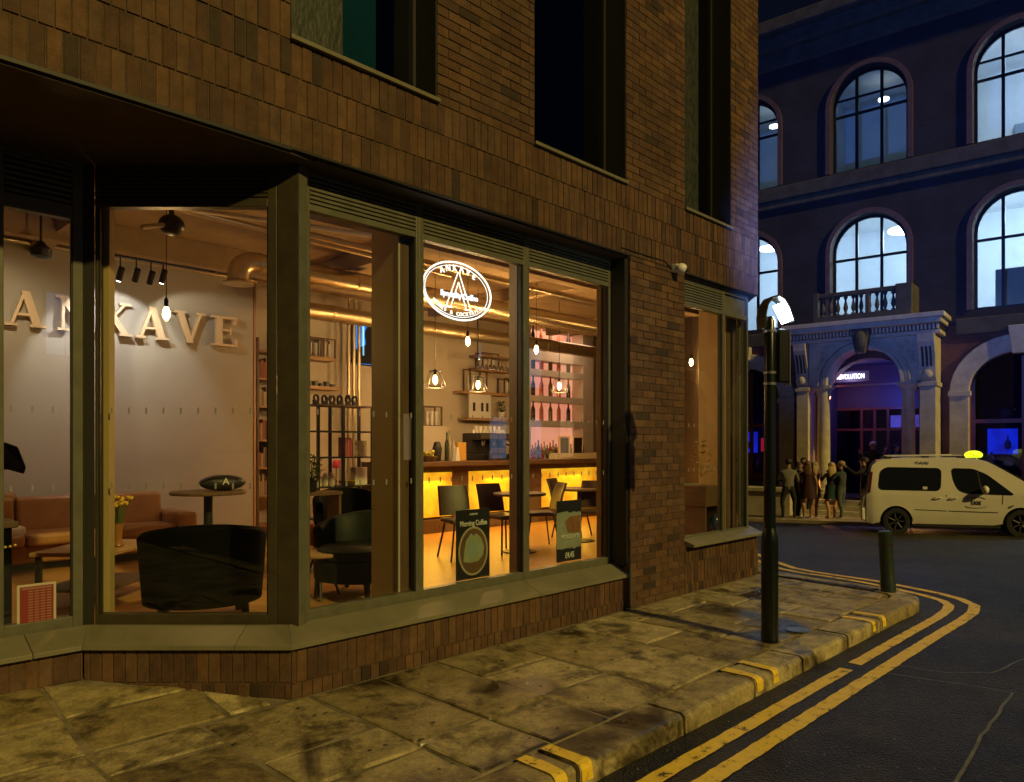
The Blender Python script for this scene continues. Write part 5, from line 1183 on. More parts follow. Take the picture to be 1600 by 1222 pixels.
# pink lit bottle niche
nl = at(829, 5.62)[0]; nr = at(911, 5.62)[0]
nz = [pw(870, y, 5.62)[2] for y in (519, 543, 580, 620, 658, 700)]
ni = thing('bottle_niche', 'pink lit display niche with rows of wine bottles behind the bar', 'display niche', (0, 5.62, 0))
M['pink'] = emit_mat('pink_backlit_panel', (1, .40, .24), .8, .25, 1.2)
b = MB(); b.box(nl, nr, .30, .33, nz[5], 3.95); b.build('glowing_back', M['pink'], ni)
for x in (nl-.02, nr): b = MB(); b.box(x, x+(.03 if x < nr else .35), 0, .34, 1.34, 3.98); b.build('side_panel', M['plaster_light'], ni)
for i, z in enumerate(nz[1:5]): b = MB(); b.box(nl+.012, nr-.002, 0, .297, z-(.12 if i else .30), z); b.build('shelf', M['plaster_light'], ni)
rr = random.Random(12); rown = ['top', 'second', 'third', 'bottom']
bb = MB(); bb.lathe([(.036, 0), (.038, .015), (.038, .19), (.015, .26), (.015, .34)], (0, 0, 0), 10)
bms = [bb.mesh('wine_bottle', mat('wine_bottle_'+n_, c, .2, spec=.7), True) for n_, c in (('dark', (.03, .02, .02)), ('rose', (.55, .16, .10)), ('olive', (.12, .08, .03)))]
for ri, z in enumerate(nz[1:5]):
    for ci, px in enumerate((833, 846, 860, 873, 888)):
        o = inst('wine_bottle', bms[(0, 1, 2, 1, 0)[ci]], None, (at(px, 5.74)[0], 5.74, z+.001)); o.scale = (1.15, 1.15, 1.2)
        tag(o, ('dark', 'rose', 'olive', 'rose', 'dark')[ci]+' wine bottle, '+('first', 'second', 'third', 'fourth', 'fifth')[ci]+' from the left on the '+rown[ri]+' niche shelf', 'wine bottle', 'wine bottles in the pink niche')
lamp('AREA', ((nl+nr)/2, 5.5, 3.9), 18, (1, .6, .4), None, rot=(0, .3, -1), name='niche_light').data.size = 1.0
# chairs and tables on the shop floor
def dining_chair(px, py, rz, lab, m=None):
    q = 1155*(CZ-FZ)/(py-697); p = pt(px, py, q); t = thing('cafe_chair', lab, 'chair', (p[0], p[1], FZ), rz, 'brown cafe chairs')
    m = m or M['brown_leather']
    b = MB(); b.box(-.21, .21, -.2, .22, .43, .48); b.build('seat', m, t, bevel=.02, seg=3)
    vs = []
    for i in range(9):
        a = -1.05+2.1*i/8; x = .235*math.sin(a); y = -.21-.05*math.cos(a)
        for z, k in ((.50, 0), (.70, -.04), (.86, -.10)): vs.append((x*(1-.05*(z > .8)), y+k, z))
    n = len(vs); vs += [(x*.93, y+.028, z) for x, y, z in vs]; fs = []
    for i in range(8):
        for j in range(2): a = i*3+j; fs += [(a, a+3, a+4, a+1), (n+a+1, n+a+4, n+a+3, n+a)]
        fs += [(i*3+2, i*3+5, n+i*3+5, n+i*3+2), (i*3, n+i*3, n+i*3+3, i*3+3)]
    fs += [(0, 1, n+1, n), (1, 2, n+2, n+1), (24, n+24, n+25, 25), (25, n+25, n+26, 26)]
    b = MB(); b.add(vs, fs); b.build('backrest', m, t, smooth=True)
    for x, y in ((-.16, -.15), (.16, -.15), (-.16, .16), (.16, .16)): b = MB(); b.tube([(x, y, .435), (x*1.45, y*1.5, 0)], .012, 6); b.build('leg', M['black'], t)
    return t
dining_chair(722, 872, R(160), 'brown cafe chair leaning back behind the coffee poster')
dining_chair(787, 862, R(175), 'brown cafe chair with a curved back in the middle of the amber glow')
dining_chair(842, 855, R(60), 'brown cafe chair directly behind the second mullion')
dining_chair(893, 838, R(200), 'brown cafe chair behind the price poster in the third pane')
dining_chair(925, 850, R(120), 'brown cafe chair at the right edge of the third pane')
for i, (px, py, lab) in enumerate(((812, 862, 'round dark cafe table hidden partly by the second mullion'), (905, 845, 'round dark cafe table at the right of the third pane'))):
    q = 1155*(CZ-FZ)/(py-697); p = pt(px, py, q); t = thing('cafe_table', lab, 'table', (p[0], p[1], FZ))
    b = MB(); b.lathe([(.33, .72), (.34, .73), (.34, .745), (.33, .755)], (0, 0, 0), 24); b.build('table_top', M['walnut'], t, smooth=True)
    b = MB(); b.tube([(0, 0, .01), (0, 0, .72)], .03, 10); b.build('pedestal', M['black'], t)
    b = MB(); b.lathe([(.22, 0), (.22, .012), (.04, .04)], (0, 0, 0), 18); b.build('foot', M['black'], t, smooth=True)
# corner window display
cw = pt(1100, 800, 9.3); t = thing('display_stool', 'dark stool carrying a planter in the narrow corner window', 'stool', (cw[0]-.0, cw[1]+.02, FZ))
b = MB(); b.box(-.2, .2, -.16, .16, .60, .86); b.build('box', M['walnut'], t, bevel=.008)
for x in (-.17, .17): b = MB(); b.box(x-.02, x+.02, -.14, .14, 0, .6); b.build('leg', M['walnut'], t)
leafy('dried_plant', (cw[0]-.03, cw[1]+.02, FZ+.86), 'dried pale plant standing in the narrow corner window', .13, .45, 80, (.35, .24, .08), None, 5)
m_ = MB(); m_.ball((0, 0, .12), .09, .07, .12, 12, 8); o = m_.build('blue_vase', mat('blue_glaze', (.03, .05, .14), .2), smooth=True); o.location = (cw[0]+.12, cw[1]-.1, FZ+.26); tag(o, 'dark blue round vase at the bottom of the narrow corner window', 'vase')
m_ = MB(); m_.box(-.22, .30, 0, .03, 0, .62); o = m_.build('patterned_panel', mat('grey_green_fabric', (.20, .24, .19), .8, var=.4, scale=9)); o.location = (cw[0]+.05, cw[1]+.2, FZ+.25); tag(o, 'grey green panel leaning behind the stool in the corner window', 'panel')
# neon sign on the middle pane
c = pw(716, 455, .30); NS = thing('neon_sign', 'white oval neon sign reading ANKAVE hanging inside the middle pane', 'neon sign', (c[0], .30, 2.875))
M['neon'] = emit_mat('white_neon', (1, .90, .78), 1.9)
M['neon_soft'] = emit_mat('white_neon_letters', (.92, .95, 1), 1.6)
rx, rz_ = .372, .235
b = MB(); b.tube([(rx*math.cos(a), 0, rz_*math.sin(a)) for a in [2*math.pi*i/48 for i in range(48)]], .0075, 8, closed=True); b.build('outer_ring', M['neon'], NS, smooth=True)
b = MB(); b.tube([((rx-.028)*math.cos(a), 0.01, (rz_-.025)*math.sin(a)) for a in [2*math.pi*i/48 for i in range(48)]], .003, 6, closed=True); b.build('inner_ring', M['neon_soft'], NS, smooth=True)
for i, ch in enumerate('ANKAVE'):
    a = R(128-76*i/5); text(ch, .070, M['neon'], NS, (.76*rx*math.cos(a), 0, .79*rz_*math.sin(a)), bold=.0008, roll=(a-R(90))*.45)
wl = 'WINES & COCKTAILS'
for i, ch in enumerate(wl):
    if ch != ' ': a = R(216+106*i/(len(wl)-1)); text(ch, .042, M['neon'], NS, (.82*rx*math.cos(a), 0, .80*rz_*math.sin(a)), bold=.0005, roll=(a-R(270))*.5)
b = MB(); h = .15
for x0, z0, x1, z1 in ((-.005, .155, -.135, -.14), (.005, .155, .135, -.14), (-.0, .075, -.085, -.14), (.0, .075, .085, -.14)): b.tube([(x0, -.004, z0), (x1, -.004, z1)], .0045, 6)
for s_ in (-1, 1): b.tube([(s_*.15, -.004, -.142), (s_*.075, -.004, -.142)], .006, 6)
b.build('letter_a_outline', M['neon'], NS, smooth=True)
text('Speciality Coffee', .066, M['neon_soft'], NS, (0, -.016, -.04), bold=.002, sx=.92)
b = MB(); b.lathe([(.0, 0), (.0, .001)], (0, 0, 0), 3)
for x in (-.2, .2): b = MB(); b.tube([(x, 0, rz_*.83), (x, 0, .34)], .0015, 4); b.build('hanging_wire', M['steel'], NS)
lamp('POINT', (0, .05, 0), 5, (1, .9, .78), NS, .15)
# posters standing in the window
def poster(px0, px1, z0, z1, w, nm, lab):
    a = at(px0, w)[0]; c_ = at(px1, w)[0]; t = thing(nm, lab, 'poster', ((a+c_)/2, w, z0)); b = MB(); b.box(-(c_-a)/2, (c_-a)/2, 0, .006, 0, z1-z0); b.build('board', M['black'] if nm == 'coffee_poster' else M['poster_grey'], t); return t, (c_-a)/2, z1-z0
M['poster_grey'] = mat('grey_green_print', (.30, .31, .24), .6, var=.15, scale=12)
t, hw, hh = poster(713, 765, .49, 1.07, .29, 'coffee_poster', 'black poster with a coffee cup picture reading Morning Coffee low in the middle pane')
text('Morning Coffee', .062, M['white'], t, (0, -.003, hh*.80), sx=.78, bold=.001)
text('ANKAVE', .024, M['white'], t, (0, -.003, hh*.93))
def disc(r, rx_, rz2, y, m, nm, cx=0, cz=0):
    b = MB(); b.prismy([(cx+r*rx_*math.cos(R(q)), cz+r*rz2*math.sin(R(q))) for q in range(0, 360, 12)], y, y+.0008); return b.build(nm, m, t)
disc(1, .168, .205, -.0015, mat('cup_rim_print', (.42, .36, .26), .6), 'printed_cup', 0, hh*.40); disc(1, .150, .188, -.0030, mat('coffee_print', (.13, .07, .03), .6, var=.3, scale=8), 'printed_coffee', 0, hh*.40)
b = MB(); b.prismy([(-.115, hh*.26), (-.04, hh*.235), (.05, hh*.245), (.11, hh*.33), (.12, hh*.45), (.085, hh*.58), (.03, hh*.65), (0, hh*.62), (-.03, hh*.66), (-.085, hh*.56), (-.105, hh*.42)], -.0048, -.004); b.build('printed_foam', mat('milk_foam_print', (.26, .29, .17), .6, base2=(.33, .36, .26), scale=10), t)
disc(1, .055, .075, -.0062, mat('pale_blue_print', (.25, .33, .30), .6), 'printed_highlight', -.01, hh*.43)
t, hw, hh = poster(870, 908, .50, 1.08, .29, 'price_board', 'grey poster with a brown picture and a white price low in the third pane')
for z0, z1, nm in ((0, .10, 'dark_band'), (hh-.10, hh, 'dark_band')):
    b = MB(); n_ = 10; e_ = [random.Random(int(z0*9)).uniform(-.012, .012) for _ in range(n_+1)]; P = [(-hw+2*hw*i/n_, (z1+.02+rs.uniform(-.012, .012)) if z0 == 0 else (z0-.01+rs.uniform(-.012, .012))) for i in range(n_+1)]
    poly = ([(-hw, 0), (hw, 0)]+P[::-1]) if z0 == 0 else (P+[(hw, hh), (-hw, hh)]); b.prismy(poly, -.002, -.0008); b.build(nm, M['black'], t)
b = MB(); b.prismy([(-.02, .27), (hw-.015, .26), (hw-.015, .43), (.0, .42), (-.06, .38)], -.003, -.0012); b.build('printed_picture', mat('brown_print', (.26, .11, .04), .6, var=.3, scale=14), t)
text('WOODLAYS', .05, M['white'], t, (.01, -.005, .235), sx=.95, bold=.001); text('£4.45', .075, M['white'], t, (-.0, -.005, .055), sx=.8, bold=.001)

# ------------------------------------------------------------------ street furniture
PB = (3.44, -1.55)
sp = thing('sign_post', 'black sign post with a small lit hooded lamp on top standing on the pavement', 'sign post', (*PB, 0))
m_ = MB(); m_.lathe([(.068, .0), (.068, .80), (.066, .86), (.055, .90), (.048, .93)], (0, 0, 0), 24); m_.build('base_sleeve', M['post_paint'], sp, smooth=True)
m_ = MB(); m_.lathe([(.048, .9), (.046, 2.0), (.046, 2.62), (.03, 2.66)], (0, 0, 0), 20); m_.build('pole', M['post_paint'], sp, smooth=True)
M['band'] = mat('steel_band', (.35, .36, .38), .3, metal=.8)
for z in (2.10, 2.19, 2.53):
    m_ = MB(); m_.lathe([(.052, 0), (.052, .02)], (0, 0, z), 20); m_.box(.03, .12, -.012, .012, z, z+.02); m_.build('clamp_band', M['band'], sp)
dp = Vector((.80, -.60)).normalized(); nn = Vector((-dp[1], dp[0]))
m_ = MB(); c = (dp[0]*.112, dp[1]*.112)
m_.obox(c, dp, .05, .03, 2.12, 2.56); o = m_.build('sign_plate', mat('dark_blue_sign_face', (.002, .004, .010), .4, spec=.2), sp, bevel=.012)
m_ = MB(); m_.obox((c[0]+dp[0]*.051, c[1]+dp[1]*.051), dp, .002, .031, 2.10, 2.54); m_.build('sign_edge', M['band'], sp)
hd = Vector((.80, -.60))
prof = [(-.075, 2.56), (-.08, 2.66), (-.06, 2.75), (-.015, 2.815), (.045, 2.83), (.10, 2.80), (.145, 2.73), (.185, 2.62)]
q = Vector((-hd[1], hd[0])); m_ = MB(); vs = []
for k, (a, z) in enumerate(prof):
    p0 = prof[max(0, k-1)]; p1 = prof[min(len(prof)-1, k+1)]; tx, tz = p1[0]-p0[0], p1[1]-p0[1]; L = math.hypot(tx, tz); nx, nz = tz/L*.013, -tx/L*.013
    for sd_ in (-.075, .075):
        vs.append((hd[0]*a+q[0]*sd_, hd[1]*a+q[1]*sd_, z)); vs.append((hd[0]*(a+nx)+q[0]*sd_, hd[1]*(a+nx)+q[1]*sd_, z+nz))
fs = []
for k in range(len(prof)-1):
    a = 4*k; fs += [(a, a+4, a+6, a+2), (a+1, a+3, a+7, a+5), (a, a+1, a+5, a+4), (a+2, a+6, a+7, a+3)]
fs += [(0, 2, 3, 1), (28, 29, 31, 30)]
m_.add(vs, fs); m_.build('lamp_hood', M['post_paint'], sp, smooth=True)
m_ = MB(); m_.add([(hd[0]*a+q[0]*s_, hd[1]*a+q[1]*s_, z) for a, z, s_ in ((.05, 2.755, -.04), (.05, 2.755, .04), (.125, 2.61, .04), (.125, 2.61, -.04), (.072, 2.765, -.04), (.072, 2.765, .04), (.155, 2.62, .04), (.155, 2.62, -.04))],
    [(0, 1, 2, 3), (7, 6, 5, 4), (0, 4, 5, 1), (1, 5, 6, 2), (2, 6, 7, 3), (3, 7, 4, 0)]); m_.build('lamp_panel', emit_mat('cold_white_lamp', (.72, .90, 1), 60), sp)
lamp('SPOT', (hd[0]*.19, hd[1]*.19, 2.70), 7000, (.08, .22, 1), sp, .06, rot=(.95, .12, .42), cone=62, blend=.9, name='blue_wash_spot')  # extra blue spot aimed upward, added to tint the facade opposite
b0 = pt(1388, 922, 8.15); bo = thing('bollard', 'dark green black bollard leaning slightly near the rounded kerb corner', 'bollard', (b0[0], b0[1], 0)); bo.rotation_euler = (R(-2.2), R(-3.4), 0)
m_ = MB(); m_.lathe([(.078, -.04), (.078, .12), (.072, .14), (.070, .62), (.076, .63), (.076, .655), (.062, .67), (.02, .675)], (0, 0, 0), 20); m_.build('post', M['bollard_paint'], bo, smooth=True)
m_ = MB(); m_.lathe([(.0725, .50), (.0725, .53)], (0, 0, 0), 20); m_.build('groove', M['black'], bo)
c = pw(1062, 420, -.07); cc = thing('security_camera', 'pale dome security camera fixed high on the brick pier by the corner window', 'security camera', (c[0], -.07, c[2]))
m_ = MB(); m_.box(-.05, .05, .0, .075, -.03, .05); m_.build('mount', M['white'], cc, bevel=.008)
m_ = MB(); m_.ball((0, -.02, .0), .062, .062, .055, 16, 10); m_.build('housing', M['white'], cc, smooth=True)
m_ = MB(); m_.ball((.025, -.065, -.012), .028, .028, .03, 12, 8); m_.build('lens', M['black'], cc, smooth=True)
m_ = MB(); m_.tube([(-.05, .06, .0), (-.2, .064, .06), (-.5, .064, .055), (-.96, .064, .055)], .006, 6); m_.build('cable', M['frame_dark'], cc)

# ------------------------------------------------------------------ taxi
TB = pt(1397, 830, 18.3); TF = pt(1583, 838, 17.3)
trz = math.atan2(TF[1]-TB[1], TF[0]-TB[0]); tsc = math.hypot(TF[1]-TB[1], TF[0]-TB[0])/2.73
taxi = thing('taxi', 'cream white people carrier taxi with a glowing yellow roof sign parked across the junction', 'taxi', (TB[0], TB[1], 0), trz)
tz0 = road_z(TB[0], TB[1]); tz1 = road_z(TF[0], TF[1]); taxi.location.z = tz0; taxi.scale = (tsc, 1, 1); taxi.rotation_euler = (0, -math.atan2(tz1-tz0, 2.73), trz)
M['cab'] = mat('cream_white_car_paint', (.80, .77, .68), .32, var=.05, scale=1.5, spec=.5)
M['cab'].node_tree.nodes['Principled BSDF'].inputs['Coat Weight'].default_value = .4
M['car_glass'] = mat('dark_car_glass', (.012, .014, .014), .06, spec=.6)
M['tyre'] = mat('black_tyre', (.02, .02, .02), .8); M['trim'] = mat('black_plastic_trim', (.025, .025, .025), .55)
def hy(x, z):
    y = .875 if z <= 1.0 else .875-.17*(z-1.0)/.8
    if z < .45: y -= .04*(.45-z)/.2
    if x < -.45: y -= .10*((-.45-x)/.4)**2
    if x > 2.9: y -= .22*((x-2.9)/.9)**2
    return y
def arch(cx, r=.385, n=12): return [(cx-r*math.cos(math.pi*k/n), .30+r*math.sin(math.pi*k/n)) for k in range(n+1)]
low = [(-.78, .30), (-.55, .24)]+arch(0)[0:]+[(1.0, .21), (1.8, .21)]+arch(2.73)+[(3.3, .22), (3.66, .26)]
front = [(3.74, .45), (3.72, .75), (3.62, .95)]
over = [(3.40, 1.05), (3.10, 1.14), (2.95, 1.18), (2.72, 1.32), (2.48, 1.47), (2.20, 1.64), (2.05, 1.72), (1.80, 1.785), (1.2, 1.81), (.4, 1.81), (-.2, 1.79), (-.42, 1.74), (-.54, 1.64), (-.64, 1.35), (-.70, 1.06)]
rear = [(-.745, .98), (-.80, .62)]
loop = low+front+over+rear; n = len(loop)
m_ = MB(); vs = [(x, -hy(x, z), z) for x, z in loop]+[(x, hy(x, z), z) for x, z in loop]
fs = [(i, n+i, n+(i+1) % n, (i+1) % n) for i in range(n)]
m_.add(vs, fs)
def bounds(x):
    lo_, hi_ = [], []
    m2 = len(low)
    for seq, out in ((low, lo_), (front+over+rear, hi_)):
        for p0, p1 in zip(seq, seq[1:]):
            if min(p0[0], p1[0])-1e-6 <= x <= max(p0[0], p1[0])+1e-6 and abs(p1[0]-p0[0]) > 1e-6: out.append(p0[1]+(p1[1]-p0[1])*(x-p0[0])/(p1[0]-p0[0]))
    return max(lo_), max(hi_)
xs = sorted({round(x, 4) for x, z in loop if -.70 <= x <= 3.62} | {-.70, 3.62})
ROWS = 9
for sg_ in (-1, 1):
    vs = []
    for x in xs:
        zb_, zt_ = bounds(x); bl = min(1.0, zt_)
        for r_ in range(ROWS):
            z = zb_+(bl-zb_)*r_/4 if r_ <= 4 else bl+(zt_-bl)*(r_-4)/4
            vs.append((x, sg_*hy(x, z), z))
    fs = [(c_*ROWS+r_, (c_+1)*ROWS+r_, (c_+1)*ROWS+r_+1, c_*ROWS+r_+1) for c_ in range(len(xs)-1) for r_ in range(ROWS-1)]
    if sg_ > 0: fs = [f[::-1] for f in fs]
    m_.add(vs, fs)
    for cx_, P_ in ((-.70, [(-.70, bounds(-.70)[1]), (-.745, .98), (-.80, .62), (-.78, .30), (-.70, bounds(-.70)[0])]), (3.62, [(3.62, bounds(3.62)[0]), (3.66, .26), (3.74, .45), (3.72, .75), (3.62, .95)])):
        m_.add([(x, sg_*hy(x, z), z) for x, z in P_], [tuple(range(5)) if sg_ < 0 else tuple(range(5))[::-1]])
body = m_.build('body', M['cab'], taxi, smooth=True)
_b = bmesh.new(); _b.from_mesh(body.data); bmesh.ops.remove_doubles(_b, verts=_b.verts, dist=.004); bmesh.ops.recalc_face_normals(_b, faces=_b.faces); _b.to_mesh(body.data); _b.free()
body.data.set_sharp_from_angle(angle=R(50))
def side_panel(poly, nm, m, side=-1, proud=.008, th=.02, par=taxi, bv=0):
    b = MB(); n_ = len(poly)
    def yy(x, z):
        base = hy(x, z) if z > .98 or True else 0
        return side*(base+proud)
    v = [(x, yy(x, z), z) for x, z in poly]+[(x, yy(x, z)-side*th, z) for x, z in poly]
    b.add(v, [tuple(range(n_)), tuple(range(n_, 2*n_))[::-1]]+[(i, (i+1) % n_, n_+(i+1) % n_, n_+i) for i in range(n_)])
    return b.build(nm, m, par)
def rounded(P, r=.07, k=4):
    out = []; n_ = len(P)
    for i in range(n_):
        a, b, c_ = Vector(P[i-1]), Vector(P[i]), Vector(P[(i+1) % n_]); rr_ = min(r, (a-b).length*.45, (c_-b).length*.45)
        p0 = b+(a-b).normalized()*rr_; p1 = b+(c_-b).normalized()*rr_
        for j in range(k+1): t_ = j/k; out.append(tuple((1-t_)**2*p0+2*t_*(1-t_)*b+t_*t_*p1))
    return out
for side in (-1, 1):
    g = side_panel(rounded([(-.42, 1.06), (1.02, 1.04), (1.06, 1.57), (-.22, 1.60), (-.36, 1.5)], .13), 'side_window', M['car_glass'], side)
    if side < 0:
        side_panel([(.62, 1.08), (.72, 1.08), (.72, 1.14), (.62, 1.14)], 'window_sticker', M['white'], side, .012, .003, g)
    g = side_panel(rounded([(1.30, 1.30), (1.40, 1.06), (1.60, .985), (2.62, .955), (2.05, 1.42), (1.75, 1.555), (1.27, 1.57)], .09), 'door_window', M['car_glass'], side)
    side_panel([(1.90, .99), (1.94, .99), (1.86, 1.47), (1.82, 1.48)], 'window_divider', M['trim'], side, .014, .01, g)
    b = MB(); b.ball((1.97, side*.99, 1.08), .085, .10, .095, 14, 8); b.box(1.93, 2.0, min(side*.86, side*.95), max(side*.86, side*.95), 1.0, 1.05); b.build('wing_mirror', M['cab'], taxi, smooth=True)
    for x in (.95, 1.30): b = MB(); b.tube([(x-.08, side*.885, .88), (x-.05, side*.915, .885), (x+.05, side*.915, .885), (x+.08, side*.885, .88)], .012, 6); b.build('door_handle', M['cab'], taxi, smooth=True)
    for x0, z0, x1, z1 in ((1.16, .25, 1.14, .95), (.42, .60, 1.14, .58), (1.18, .58, 2.25, .56), (2.34, .75, 2.36, .98)):
        d = Vector((x1-x0, z1-z0)).normalized()*.009; side_panel([(x0-d[1], z0+d[0]), (x1-d[1], z1+d[0]), (x1+d[1], z1-d[0]), (x0+d[1], z0-d[0])], 'panel_gap', M['trim'], side, .0025, .004)
    b = MB(); b.box(.45, 2.3, side*.86-.015, side*.86+.015, .21, .27); b.build('sill_trim', M['trim'], taxi)
    b = MB(); pts = [(-.25, side*.66, 1.80), (-.15, side*.66, 1.855), (1.45, side*.66, 1.86), (1.6, side*.66, 1.815)]; b.tube(pts, .016, 6); b.build('roof_rail', M['cab'], taxi, smooth=True)
    for x in (-.17, .7, 1.5): b = MB(); b.box(x-.09, x+.09, side*.66-.02, side*.66+.02, 1.79, 1.845); b.build('rail_foot', M['trim'], taxi)
    side_panel([(-.66, 1.0), (-.60, 1.0), (-.53, 1.48), (-.585, 1.50)], 'tail_lamp', mat('red_tail_lamp', (.14, .01, .008), .25), side, .02, .03)
    for cx in (0, 2.73):
        w = MB(); y0, y1 = (side*.68, side*.865)
        prof = [(.21, 0), (.30, .0), (.318, .03), (.318, .15), (.30, .185), (.21, .185)]; vs = []; N_ = 28
        for r, d in prof:
            for k in range(N_): a = 2*math.pi*k/N_; vs.append((cx+r*math.cos(a), side*(.865-.185+d), .312+r*math.sin(a)))
        fs = []
        for i in range(5):
            for k in range(N_): fs.append((i*N_+k, i*N_+(k+1) % N_, (i+1)*N_+(k+1) % N_, (i+1)*N_+k))
        w.add(vs, fs); wh = w.build('wheel', M['tyre'], taxi, smooth=True)
        w = MB()
        vs = [(cx+r*math.cos(2*math.pi*k/N_), side*yy_, .312+r*math.sin(2*math.pi*k/N_)) for r, yy_ in ((.21, .86), (.19, .83), (.19, .72)) for k in range(N_)]
        w.add(vs, [(i*N_+k, i*N_+(k+1) % N_, (i+1)*N_+(k+1) % N_, (i+1)*N_+k) for i in range(2) for k in range(N_)]+[tuple(range(2*N_, 3*N_))])
        w.build('rim', M['trim'], wh, smooth=True)
        for k in range(7):
            a = 2*math.pi*k/7; w = MB(); w.tube([(cx+.03*math.cos(a), side*.835, .312+.03*math.sin(a)), (cx+.19*math.cos(a), side*.845, .312+.19*math.sin(a))], .02, 6); w.build('spoke', mat('dull_alloy', (.05, .05, .05), .5) if (k == 0 and cx == 0 and side == -1) else bpy.data.materials['dull_alloy'], wh)
        w = MB()
        pa = arch(cx, .383, 16); w.add([(x, side*.60, z) for x, z in pa]+[(x, side*.60, .2) for x, z in (pa[-1], pa[0])], [tuple(range(len(pa)+2))]); w.build('wheel_well', M['black'], taxi)
b = MB()
for y0, y1 in ((-.70, .70),):
    P = [(3.03, 1.165), (2.16, 1.675)]; nx, nz = .012, .02
    b.add([(3.03, -.76, 1.185), (3.03, .76, 1.185), (2.17, .66, 1.68), (2.17, -.66, 1.68)], [(0, 1, 2, 3)])
b.v = [(x+.012, y, z+.018) for x, y, z in b.v]; b.build('windscreen', M['car_glass'], taxi)
b = MB(); b.add([(-.735, -.68, 1.06), (-.735, .68, 1.06), (-.60, .60, 1.62), (-.60, -.60, 1.62)], [(3, 2, 1, 0)]); b.v = [(x-.02, y, z) for x, y, z in b.v]; b.build('rear_window', M['car_glass'], taxi)
b = MB(); b.box(-.83, -.74, -.84, .84, .32, .62); b.build('bumper', M['cab'], taxi, bevel=.03)
b = MB(); b.box(1.70, 2.02, -.30, -.02, 1.775, 1.80); rs_ = b.build('roof_sign', M['trim'], taxi)
b = MB(); b.ball((1.86, -.16, 1.86), .21, .15, .105, 18, 10); b.build('glowing_dome', emit_mat('yellow_green_taxi_light', (.80, 1, .02), 1.5), rs_, smooth=True)
text('TAXI', .10, M['black'], taxi, (1.86, -.315, 1.845))
text('TAXI', .10, M['trim'], taxi, (.62, -hy(.6, 1.68)-.012, 1.69), sx=1.4)
cr_ = thing('x', None, None); bpy.data.objects.remove(cr_)
text('TAXI', .125, M['trim'], taxi, (1.78, -.882, .77), name='door_crest', bold=.002, sx=.8)
b = MB()
for r_, z_ in ((.22, .70), (.2, .86)): b.tube([(1.78+r_*math.cos(a), -.881, z_+(.05 if z_ > .8 else -.04)*math.sin(a)*(1)) for a in [math.pi*k/12 for k in range(13)]], .005, 4)
b.build('crest_line', M['trim'], taxi)
b = MB(); b.box(3.55, 3.70, -.75, -.5, .78, .95); b.build('headlight', M['steel'], taxi, bevel=.03)
b = MB(); b.tube([(2.55, -.90, .72), (2.57, -.905, .72)], .02, 8); b.build('side_repeater', M['trim'], taxi)

